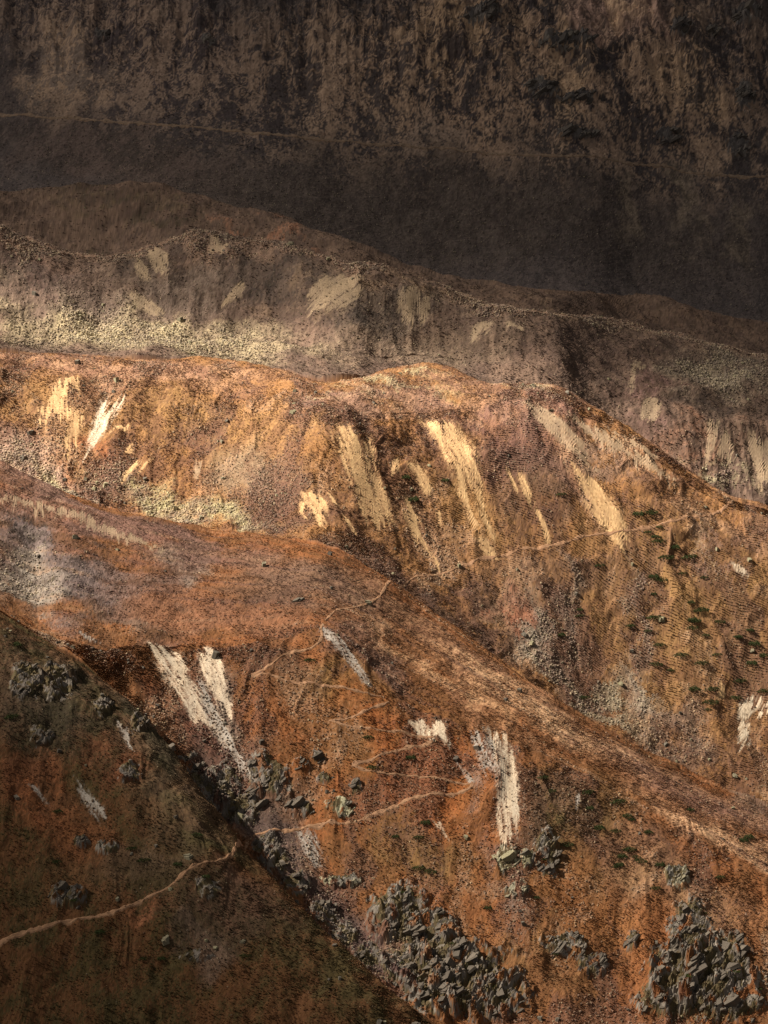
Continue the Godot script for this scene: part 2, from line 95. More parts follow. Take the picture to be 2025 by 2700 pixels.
# vegetation and gravel zones, a few carrying light and relief in their tones: hill, centre x z, two half axes x z, tone, second tone, cover, stones, tufts
const ZONES = [
	[4, 53.5, -960.6, 121.7, -27.3, -1.3, 33.4, Color(0.357, 0.243, 0.167), Color(0.066, 0.054, 0.052), 0.95, 0.1, 0.3],
	[4, -95.9, -954.4, 54.4, 19.6, -5.6, 23.4, Color(0.31, 0.218, 0.161), Color(0.076, 0.059, 0.058), 0.8, 0.1, 0.3],
	[4, -118.7, -948.6, 9.8, -0.3, 4.6, 15.8, Color(0.405, 0.281, 0.19), Color(0.237, 0.18, 0.143), 0.8, 0.05, 0.2],
	[4, -105.3, -947.1, 7.4, 0.0, 2.8, 11.5, Color(0.405, 0.281, 0.19), Color(0.237, 0.18, 0.143), 0.7, 0.05, 0.2],
	[4, -21.3, -947.8, 9.9, -1.4, 0.3, 21.2, Color(0.383, 0.27, 0.19), Color(0.101, 0.078, 0.07), 0.6, 0.05, 0.2],
	[4, 5.0, -950.6, 6.4, 0.4, -6.5, 20.6, Color(0.405, 0.281, 0.19), Color(0.101, 0.078, 0.07), 0.7, 0.05, 0.2],
	[4, 28.5, -964.4, 18.5, -3.4, -0.3, 13.2, Color(0.429, 0.292, 0.178), Color(0.09, 0.066, 0.056), 0.6, 0.05, 0.2],
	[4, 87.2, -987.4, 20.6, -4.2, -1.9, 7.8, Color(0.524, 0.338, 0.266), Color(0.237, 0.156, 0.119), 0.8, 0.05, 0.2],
	[4, 87.4, -990.8, 3.9, -1.4, -0.5, 7.7, Color(0.714, 0.495, 0.308), Color(0.476, 0.315, 0.213), 0.9, 0.0, 0.2],  # sunlit spot near the top, its light painted into this pale tone
	[4, 66.9, -959.7, 5.1, -1.5, -1.2, 24.6, Color(0.476, 0.325, 0.202), Color(0.101, 0.078, 0.063), 0.6, 0.05, 0.2],
	[4, 112.6, -980.7, 10.4, -5.6, 4.2, 14.3, Color(0.453, 0.306, 0.19), Color(0.101, 0.078, 0.063), 0.6, 0.05, 0.2],
	[4, 121.0, -958.4, 22.5, -5.3, -1.1, 5.6, Color(0.383, 0.27, 0.19), Color(0.09, 0.073, 0.063), 0.6, 0.05, 0.2],
	[4, 64.1, -937.9, 6.7, -1.9, -0.4, 7.2, Color(0.429, 0.292, 0.202), Color(0.101, 0.078, 0.063), 0.6, 0.05, 0.2],
	[4, 11.5, -931.8, 13.0, -1.2, -0.6, 5.4, Color(0.285, 0.214, 0.167), Color(0.09, 0.073, 0.063), 0.5, 0.05, 0.2],
	[4, 84.4, -929.9, 6.0, -3.1, -2.5, 12.1, Color(0.26, 0.199, 0.143), Color(0.13, 0.102, 0.078), 0.9, 0.05, 0.1],
	[4, 109.2, -938.7, 6.1, -1.7, -1.0, 12.4, Color(0.24, 0.184, 0.133), Color(0.12, 0.094, 0.074), 0.85, 0.05, 0.1],
	[4, 125.3, -932.8, 5.2, -1.7, -1.0, 9.8, Color(0.22, 0.17, 0.124), Color(0.12, 0.094, 0.074), 0.8, 0.05, 0.1],
	[4, 42.2, -922.2, 8.1, -0.9, -0.3, 8.9, Color(0.108, 0.084, 0.074), Color(0.076, 0.059, 0.056), 0.5, 0.1, 0.1],
	[4, 0.1, -904.6, 142.7, -25.9, -2.2, 23.3, Color(0.095, 0.074, 0.061), Color(0.066, 0.051, 0.043), 0.7, 0.35, 0.0],
	[4, -93.0, -915.8, 46.3, 16.3, 0.1, 15.3, Color(0.125, 0.087, 0.072), Color(0.075, 0.056, 0.046), 0.6, 0.35, 0.0],
	[3, -77.9, -780.8, 62.5, 13.4, 1.0, 13.5, Color(0.38, 0.31, 0.184), Color(0.22, 0.17, 0.106), 0.9, 0.8, 0.2],
	[3, -29.8, -801.9, 60.1, 39.5, -1.2, 9.3, Color(0.1, 0.073, 0.057), Color(0.055, 0.042, 0.035), 0.85, 0.1, 0.1],  # moraine face darkened in the tone so its relief reads under the crest
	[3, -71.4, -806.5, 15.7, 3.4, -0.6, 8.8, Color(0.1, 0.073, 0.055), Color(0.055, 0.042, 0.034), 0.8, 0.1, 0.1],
	[3, -91.7, -794.9, 13.7, 3.8, -3.3, 10.0, Color(0.24, 0.184, 0.138), Color(0.14, 0.102, 0.078), 0.7, 0.7, 0.0],
	[3, -108.7, -796.1, 17.8, -1.2, -0.5, 13.1, Color(0.12, 0.076, 0.064), Color(0.07, 0.049, 0.041), 0.8, 0.25, 0.0],
	[3, -113.3, -811.8, 8.0, 2.6, -0.7, 6.9, Color(0.14, 0.086, 0.063), Color(0.08, 0.049, 0.037), 0.8, 0.2, 0.2],
	[3, -56.7, -799.6, 18.3, -2.2, 0.5, 9.6, Color(0.15, 0.112, 0.087), Color(0.1, 0.072, 0.055), 0.8, 0.3, 0.0],
	[3, -40.5, -850.9, 16.8, 7.0, 0.0, 3.1, Color(0.33, 0.162, 0.098), Color(0.2, 0.108, 0.069), 0.9, 0.0, 0.4],
	[3, -62.2, -862.5, 24.4, 2.4, 0.0, 4.1, Color(0.17, 0.108, 0.081), Color(0.08, 0.058, 0.041), 0.7, 0.1, 0.3],
	[3, -89.1, -874.4, 32.9, 20.5, 0.6, 6.9, Color(0.12, 0.087, 0.051), Color(0.075, 0.058, 0.041), 0.7, 0.15, 0.2],
	[3, 31.6, -806.2, 80.7, -17.5, -4.1, 7.2, Color(0.2, 0.136, 0.087), Color(0.12, 0.082, 0.06), 0.8, 0.2, 0.3],
	[3, 79.5, -858.9, 50.3, -29.6, -1.0, 6.8, Color(0.16, 0.102, 0.069), Color(0.1, 0.068, 0.051), 0.7, 0.15, 0.3],
	[3, 2.9, -789.6, 21.0, -9.0, -0.6, 7.9, Color(0.12, 0.092, 0.069), Color(0.06, 0.049, 0.04), 0.7, 0.2, 0.1],
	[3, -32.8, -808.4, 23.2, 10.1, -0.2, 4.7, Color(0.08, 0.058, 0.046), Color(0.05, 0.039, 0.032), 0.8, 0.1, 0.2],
	[3, 9.8, -779.0, 34.5, -6.4, -0.8, 9.5, Color(0.17, 0.121, 0.083), Color(0.11, 0.078, 0.055), 0.8, 0.3, 0.1],
	[3, 105.1, -804.3, 23.2, -2.2, -3.1, 17.5, Color(0.2, 0.16, 0.11), Color(0.12, 0.092, 0.069), 0.9, 0.9, 0.0],
	[3, 66.9, -797.4, 27.4, -20.3, -2.4, 16.5, Color(0.12, 0.08, 0.06), Color(0.08, 0.054, 0.043), 0.8, 0.15, 0.2],
	[3, 99.5, -781.0, 24.3, -3.7, -0.4, 2.7, Color(0.075, 0.053, 0.039), Color(0.05, 0.039, 0.032), 0.9, 0.1, 0.2],
	[3, 92.4, -765.7, 18.2, -2.9, -1.2, 6.9, Color(0.2, 0.108, 0.069), Color(0.13, 0.081, 0.057), 0.9, 0.2, 0.3],
	[3, 79.8, -780.5, 7.6, 3.3, -4.3, 15.9, Color(0.15, 0.087, 0.075), Color(0.1, 0.063, 0.046), 0.8, 0.15, 0.2],
	[3, 100.1, -758.7, 12.3, 2.2, -2.1, 4.0, Color(0.3, 0.262, 0.156), Color(0.16, 0.107, 0.081), 0.8, 0.8, 0.1],
	[2, -76.0, -733.4, 56.2, 12.2, 0.6, 7.7, Color(0.33, 0.194, 0.115), Color(0.22, 0.119, 0.075), 0.95, 0.25, 0.5],
	[2, -1.2, -707.4, 32.9, -15.9, -0.2, 7.2, Color(0.34, 0.2, 0.127), Color(0.2, 0.117, 0.078), 0.95, 0.15, 0.5],
	[2, 32.0, -710.8, 11.2, 1.9, -1.2, 8.1, Color(0.27, 0.157, 0.103), Color(0.17, 0.092, 0.069), 0.9, 0.15, 0.4],
	[2, 0.1, -722.3, 16.8, -1.8, -0.1, 4.6, Color(0.46, 0.388, 0.221), Color(0.26, 0.194, 0.11), 0.9, 0.8, 0.1],
	[2, 37.6, -723.4, 7.7, 0.6, -0.2, 3.3, Color(0.46, 0.388, 0.202), Color(0.28, 0.184, 0.127), 0.9, 0.5, 0.1],
	[2, -8.8, -706.6, 10.1, -3.5, 0.0, 2.1, Color(0.42, 0.33, 0.184), Color(0.26, 0.155, 0.115), 0.8, 0.5, 0.1],
	[2, 43.9, -719.4, 7.3, 2.8, -0.7, 3.4, Color(0.3, 0.162, 0.115), Color(0.17, 0.092, 0.069), 0.8, 0.1, 0.4],
	[2, -91.3, -717.2, 30.2, 5.1, 0.5, 10.5, Color(0.28, 0.157, 0.069), Color(0.17, 0.092, 0.052), 0.8, 0.2, 0.4],
	[2, -41.8, -705.1, 33.9, 18.2, -0.5, 9.7, Color(0.29, 0.167, 0.069), Color(0.18, 0.097, 0.048), 0.85, 0.1, 0.5],
	[2, 31.4, -696.4, 20.6, 2.2, -2.6, 9.6, Color(0.17, 0.086, 0.063), Color(0.11, 0.059, 0.052), 0.8, 0.15, 0.4],
	[2, 53.4, -705.8, 20.5, 7.0, -2.5, 5.0, Color(0.22, 0.14, 0.098), Color(0.13, 0.078, 0.055), 0.8, 0.4, 0.2],
	[2, -96.1, -701.1, 19.6, 7.7, -1.7, 8.0, Color(0.4, 0.272, 0.196), Color(0.25, 0.155, 0.115), 0.95, 0.9, 0.1],
	[2, -79.7, -702.5, 6.3, -0.4, 0.5, 5.6, Color(0.36, 0.13, 0.057), Color(0.28, 0.119, 0.057), 0.8, 0.2, 0.3],
	[2, -73.7, -698.8, 3.8, 0.1, 0.2, 2.6, Color(0.38, 0.119, 0.057), Color(0.3, 0.13, 0.069), 0.7, 0.2, 0.3],
	[2, -50.8, -684.3, 32.2, 18.4, -0.7, 5.1, Color(0.3, 0.262, 0.138), Color(0.17, 0.116, 0.075), 0.95, 1.0, 0.1],
	[2, -87.8, -695.0, 16.0, 12.3, -0.9, 2.8, Color(0.34, 0.301, 0.156), Color(0.2, 0.145, 0.103), 0.9, 1.0, 0.1],
	[2, -36.1, -690.2, 15.4, 10.8, -0.5, 8.0, Color(0.18, 0.141, 0.097), Color(0.13, 0.081, 0.052), 0.7, 0.6, 0.2],
	[2, -15.6, -665.7, 18.2, 6.8, -0.3, 5.4, Color(0.17, 0.092, 0.052), Color(0.12, 0.065, 0.044), 0.7, 0.1, 0.4],
	[2, 27.3, -685.5, 17.5, -3.8, -0.4, 14.3, Color(0.24, 0.135, 0.057), Color(0.16, 0.086, 0.046), 0.7, 0.1, 0.5],
	[2, 20.9, -677.2, 7.4, -1.6, -0.2, 6.9, Color(0.3, 0.162, 0.063), Color(0.24, 0.13, 0.052), 0.6, 0.05, 0.5],
	[2, 43.7, -690.6, 11.7, 4.8, -5.4, 9.4, Color(0.15, 0.092, 0.069), Color(0.11, 0.07, 0.046), 0.7, 0.35, 0.3],
	[2, 81.4, -663.8, 33.6, 0.8, -7.5, 27.1, Color(0.27, 0.157, 0.069), Color(0.2, 0.108, 0.052), 0.9, 0.05, 0.7],
	[2, 91.4, -689.9, 18.8, -1.5, -1.1, 4.6, Color(0.33, 0.194, 0.115), Color(0.24, 0.14, 0.081), 0.8, 0.1, 0.6],
	[2, 38.9, -665.7, 26.3, 0.3, -2.4, 10.5, Color(0.2, 0.113, 0.063), Color(0.14, 0.086, 0.057), 0.7, 0.3, 0.4],
	[2, 49.8, -663.7, 3.5, -1.6, 1.5, 15.0, Color(0.25, 0.184, 0.138), Color(0.17, 0.112, 0.074), 0.8, 0.9, 0.1],
	[2, 64.8, -661.9, 2.2, -0.4, 0.1, 19.0, Color(0.27, 0.194, 0.143), Color(0.18, 0.116, 0.078), 0.8, 0.9, 0.1],
	[2, 39.3, -647.4, 11.1, 8.5, -4.7, 7.0, Color(0.27, 0.218, 0.166), Color(0.17, 0.126, 0.092), 0.95, 1.0, 0.0],
	[2, 32.3, -652.1, 3.6, -1.0, -0.2, 5.4, Color(0.3, 0.108, 0.057), Color(0.24, 0.097, 0.052), 0.7, 0.1, 0.3],
	[2, 51.9, -638.8, 15.3, 8.6, -2.0, 3.5, Color(0.3, 0.252, 0.175), Color(0.19, 0.145, 0.092), 0.9, 1.0, 0.0],
	[2, 67.3, -638.7, 9.1, 7.6, -3.0, 3.9, Color(0.28, 0.233, 0.175), Color(0.18, 0.126, 0.092), 0.9, 1.0, 0.0],
	[2, 78.2, -629.5, 10.9, 6.3, -4.1, 6.8, Color(0.2, 0.126, 0.087), Color(0.13, 0.082, 0.06), 0.8, 0.6, 0.2],
	[1, 84.4, -573.4, 6.9, 4.6, -4.4, 13.1, Color(0.24, 0.155, 0.101), Color(0.16, 0.097, 0.069), 0.8, 0.5, 0.2],
	[2, 85.6, -682.5, 6.2, 7.8, -1.3, 1.2, Color(0.33, 0.233, 0.147), Color(0.24, 0.145, 0.103), 0.7, 0.8, 0.1],
	[1, -85.7, -658.6, 21.9, 11.4, 0.2, 13.4, Color(0.22, 0.136, 0.101), Color(0.14, 0.082, 0.064), 0.9, 0.3, 0.3],
	[1, -71.2, -644.4, 25.7, 3.5, 0.1, 14.6, Color(0.2, 0.116, 0.092), Color(0.13, 0.078, 0.06), 0.8, 0.2, 0.3],
	[1, -80.7, -615.8, 27.8, 19.3, 0.3, 17.9, Color(0.15, 0.116, 0.106), Color(0.055, 0.044, 0.039), 0.95, 0.5, 0.1],
	[1, -87.6, -608.7, 8.5, 1.6, -0.6, 13.3, Color(0.32, 0.272, 0.216), Color(0.15, 0.121, 0.097), 0.85, 1.0, 0.0],
	[1, -59.2, -612.7, 15.5, 1.2, 0.0, 11.5, Color(0.17, 0.126, 0.11), Color(0.1, 0.063, 0.051), 0.7, 0.4, 0.2],
	[1, -48.8, -623.4, 4.9, -5.8, 3.3, 14.3, Color(0.24, 0.194, 0.156), Color(0.13, 0.087, 0.064), 0.7, 0.4, 0.2],
	[1, -52.0, -637.2, 9.2, 1.2, 0.2, 13.1, Color(0.12, 0.073, 0.06), Color(0.09, 0.053, 0.046), 0.6, 0.1, 0.3],
	[1, -40.4, -635.1, 23.3, 12.4, -0.2, 10.8, Color(0.19, 0.112, 0.086), Color(0.13, 0.078, 0.055), 0.7, 0.1, 0.4],
	[1, -16.8, -616.9, 22.4, 3.9, -0.6, 15.2, Color(0.2, 0.124, 0.081), Color(0.145, 0.089, 0.063), 0.85, 0.1, 0.5],
	[1, -41.7, -599.9, 25.3, 1.3, 0.3, 9.4, Color(0.25, 0.121, 0.067), Color(0.185, 0.092, 0.055), 0.95, 0.05, 0.5],
	[1, -76.5, -588.7, 18.7, 12.8, -0.2, 3.1, Color(0.23, 0.119, 0.057), Color(0.16, 0.081, 0.044), 0.9, 0.1, 0.5],
	[1, -62.8, -591.8, 8.4, 3.0, -0.5, 4.9, Color(0.15, 0.107, 0.078), Color(0.11, 0.068, 0.046), 0.7, 0.3, 0.2],
	[1, -25.4, -606.6, 16.6, 8.7, -0.3, 4.3, Color(0.15, 0.097, 0.069), Color(0.11, 0.068, 0.051), 0.6, 0.2, 0.3],
	[2, 6.0, -647.2, 18.1, -26.8, 0.9, -2.5, Color(0.1, 0.073, 0.055), Color(0.07, 0.049, 0.041), 0.8, 0.3, 0.2],
	[2, 15.4, -646.8, 15.9, 3.0, -1.1, 4.3, Color(0.14, 0.092, 0.064), Color(0.09, 0.058, 0.046), 0.7, 0.2, 0.3],
	[1, 22.1, -599.1, 29.8, 24.0, -2.4, 8.5, Color(0.5, 0.308, 0.172), Color(0.27, 0.14, 0.081), 0.95, 0.05, 0.6],  # straw ridge grass, its sunlit band painted into the pale tone
	[1, 7.9, -608.8, 12.1, 2.1, -2.0, 10.3, Color(0.26, 0.135, 0.069), Color(0.18, 0.092, 0.052), 0.7, 0.05, 0.5],
	[1, 45.2, -580.3, 24.5, 7.6, -1.5, 5.0, Color(0.54, 0.346, 0.196), Color(0.3, 0.167, 0.098), 0.9, 0.05, 0.6],  # same ridge band, sunlight put into the straw tone
	[1, 71.1, -569.7, 24.1, 8.5, -2.0, 5.9, Color(0.36, 0.205, 0.121), Color(0.2, 0.108, 0.075), 0.85, 0.1, 0.6],
	[1, 75.9, -555.4, 19.7, 10.2, -1.8, 4.2, Color(0.52, 0.324, 0.184), Color(0.31, 0.173, 0.103), 0.85, 0.05, 0.6],  # lower ridge straw, lightened as if lit along the top
	[1, -3.2, -591.4, 6.7, 5.1, -3.4, 9.9, Color(0.2, 0.126, 0.092), Color(0.15, 0.086, 0.063), 0.7, 0.5, 0.2],
	[1, -8.4, -576.5, 13.8, 0.9, -0.5, 6.3, Color(0.21, 0.13, 0.052), Color(0.16, 0.081, 0.034), 0.8, 0.05, 0.6],
	[1, -22.4, -582.1, 10.2, 4.0, -2.0, 6.2, Color(0.14, 0.076, 0.046), Color(0.1, 0.059, 0.04), 0.7, 0.2, 0.3],
	[1, 2.1, -561.7, 23.6, 0.4, -3.3, 16.2, Color(0.29, 0.103, 0.037), Color(0.2, 0.092, 0.037), 0.9, 0.06, 0.5],
	[1, -7.3, -566.2, 8.4, 0.6, 0.0, 4.3, Color(0.2, 0.116, 0.052), Color(0.17, 0.081, 0.034), 0.7, 0.05, 0.6],
	[1, 7.2, -545.5, 16.1, 1.8, -1.3, 5.6, Color(0.2, 0.124, 0.052), Color(0.17, 0.086, 0.037), 0.8, 0.05, 0.6],
	[1, 17.6, -552.8, 11.5, 3.4, -2.6, 5.8, Color(0.3, 0.108, 0.038), Color(0.25, 0.103, 0.04), 0.8, 0.05, 0.5],
	[1, 43.6, -555.5, 12.3, -0.4, -3.4, 14.6, Color(0.13, 0.087, 0.04), Color(0.17, 0.097, 0.044), 0.9, 0.03, 0.7],
	[1, 35.9, -546.9, 6.1, 0.0, -2.2, 8.8, Color(0.075, 0.068, 0.032), Color(0.14, 0.082, 0.04), 0.7, 0.03, 0.7],
	[1, 58.4, -545.8, 11.1, 5.2, -4.6, 6.7, Color(0.25, 0.13, 0.069), Color(0.17, 0.092, 0.057), 0.85, 0.05, 0.7],
	[1, 66.2, -541.6, 16.9, 8.4, -2.9, 4.0, Color(0.32, 0.189, 0.098), Color(0.2, 0.108, 0.063), 0.85, 0.05, 0.7],
	[1, 40.4, -535.7, 16.9, 0.5, -2.4, 9.2, Color(0.29, 0.135, 0.055), Color(0.22, 0.097, 0.04), 0.9, 0.05, 0.6],
	[1, 34.9, -525.0, 12.0, -1.6, -0.4, 8.8, Color(0.2, 0.113, 0.052), Color(0.17, 0.081, 0.037), 0.8, 0.05, 0.6],
	[1, -43.2, -571.2, 4.8, -3.8, 8.9, 8.0, Color(0.19, 0.07, 0.034), Color(0.12, 0.059, 0.04), 0.85, 0.15, 0.3],
	[1, -26.7, -550.6, 4.6, -4.2, 21.4, 21.6, Color(0.12, 0.087, 0.076), Color(0.078, 0.058, 0.051), 0.9, 0.4, 0.1],
	[1, -3.9, -528.3, 4.0, -5.2, 12.1, 12.6, Color(0.12, 0.082, 0.074), Color(0.078, 0.056, 0.05), 0.9, 0.4, 0.1],
	[1, -23.8, -557.7, 4.4, -1.8, 4.3, 6.1, Color(0.2, 0.16, 0.12), Color(0.15, 0.086, 0.057), 0.7, 0.4, 0.2],
	[1, -34.9, -573.1, 3.8, -1.2, 4.3, 7.0, Color(0.4, 0.349, 0.276), Color(0.25, 0.194, 0.147), 0.7, 0.9, 0.0],
	[1, 28.3, -536.1, 3.0, -0.7, 3.5, 11.9, Color(0.24, 0.194, 0.156), Color(0.24, 0.097, 0.046), 0.7, 0.8, 0.1],
	[1, 21.8, -556.6, 2.6, -0.5, 1.2, 7.3, Color(0.24, 0.184, 0.147), Color(0.22, 0.097, 0.046), 0.7, 0.6, 0.1],
	[1, 14.1, -587.3, 23.2, 17.5, -1.3, 3.6, Color(0.5, 0.302, 0.161), Color(0.3, 0.151, 0.081), 0.8, 0.05, 0.6],  # straw streak of the ridge, light on its top painted in
	[0, -73.5, -554.4, 15.6, 6.4, -4.4, 19.6, Color(0.09, 0.063, 0.041), Color(0.045, 0.036, 0.023), 0.95, 0.12, 0.4],
	[0, -50.9, -550.7, 3.8, -13.6, 7.2, 10.3, Color(0.08, 0.063, 0.04), Color(0.045, 0.039, 0.023), 0.9, 0.15, 0.4],
	[0, -73.1, -531.7, 9.4, 8.3, -4.6, 5.4, Color(0.24, 0.092, 0.041), Color(0.14, 0.059, 0.03), 0.9, 0.05, 0.4],
	[0, -61.4, -521.8, 7.7, 6.5, -4.0, 4.2, Color(0.2, 0.086, 0.039), Color(0.12, 0.059, 0.03), 0.8, 0.08, 0.4],
	[0, -56.1, -540.8, 5.8, -2.0, 0.6, 7.6, Color(0.16, 0.065, 0.034), Color(0.1, 0.054, 0.029), 0.7, 0.08, 0.4],
	[0, -42.6, -532.6, 9.5, 6.7, -4.8, 11.1, Color(0.135, 0.086, 0.048), Color(0.075, 0.049, 0.032), 0.9, 0.15, 0.5],
	[0, -38.2, -524.6, 10.1, -0.2, -1.0, 5.1, Color(0.075, 0.064, 0.03), Color(0.1, 0.073, 0.04), 0.8, 0.1, 0.5],
	[0, -51.4, -517.6, 11.5, -1.4, 0.3, 4.5, Color(0.14, 0.107, 0.069), Color(0.1, 0.063, 0.04), 0.6, 0.3, 0.3],
	[0, -68.3, -513.0, 10.4, -1.6, 0.4, 4.2, Color(0.17, 0.086, 0.041), Color(0.1, 0.059, 0.03), 0.7, 0.1, 0.4],
	[0, -50.8, -509.8, 3.2, -2.0, 1.1, 1.4, Color(0.34, 0.14, 0.069), Color(0.24, 0.097, 0.052), 0.8, 0.0, 0.3],
	[0, -31.8, -512.2, 15.1, -0.3, -0.8, 7.1, Color(0.125, 0.073, 0.048), Color(0.075, 0.05, 0.032), 0.8, 0.15, 0.5],
	[0, -36.1, -503.5, 5.7, -0.5, 0.2, 4.2, Color(0.16, 0.116, 0.087), Color(0.1, 0.068, 0.052), 0.6, 0.5, 0.2],
	[0, -54.9, -500.0, 32.6, -3.6, -1.4, 0.2, Color(0.13, 0.069, 0.039), Color(0.08, 0.049, 0.031), 0.85, 0.06, 0.5],
	[0, -12.3, -502.8, 13.4, -0.3, -2.3, 0.1, Color(0.115, 0.073, 0.041), Color(0.065, 0.047, 0.029), 0.8, 0.1, 0.5],
]
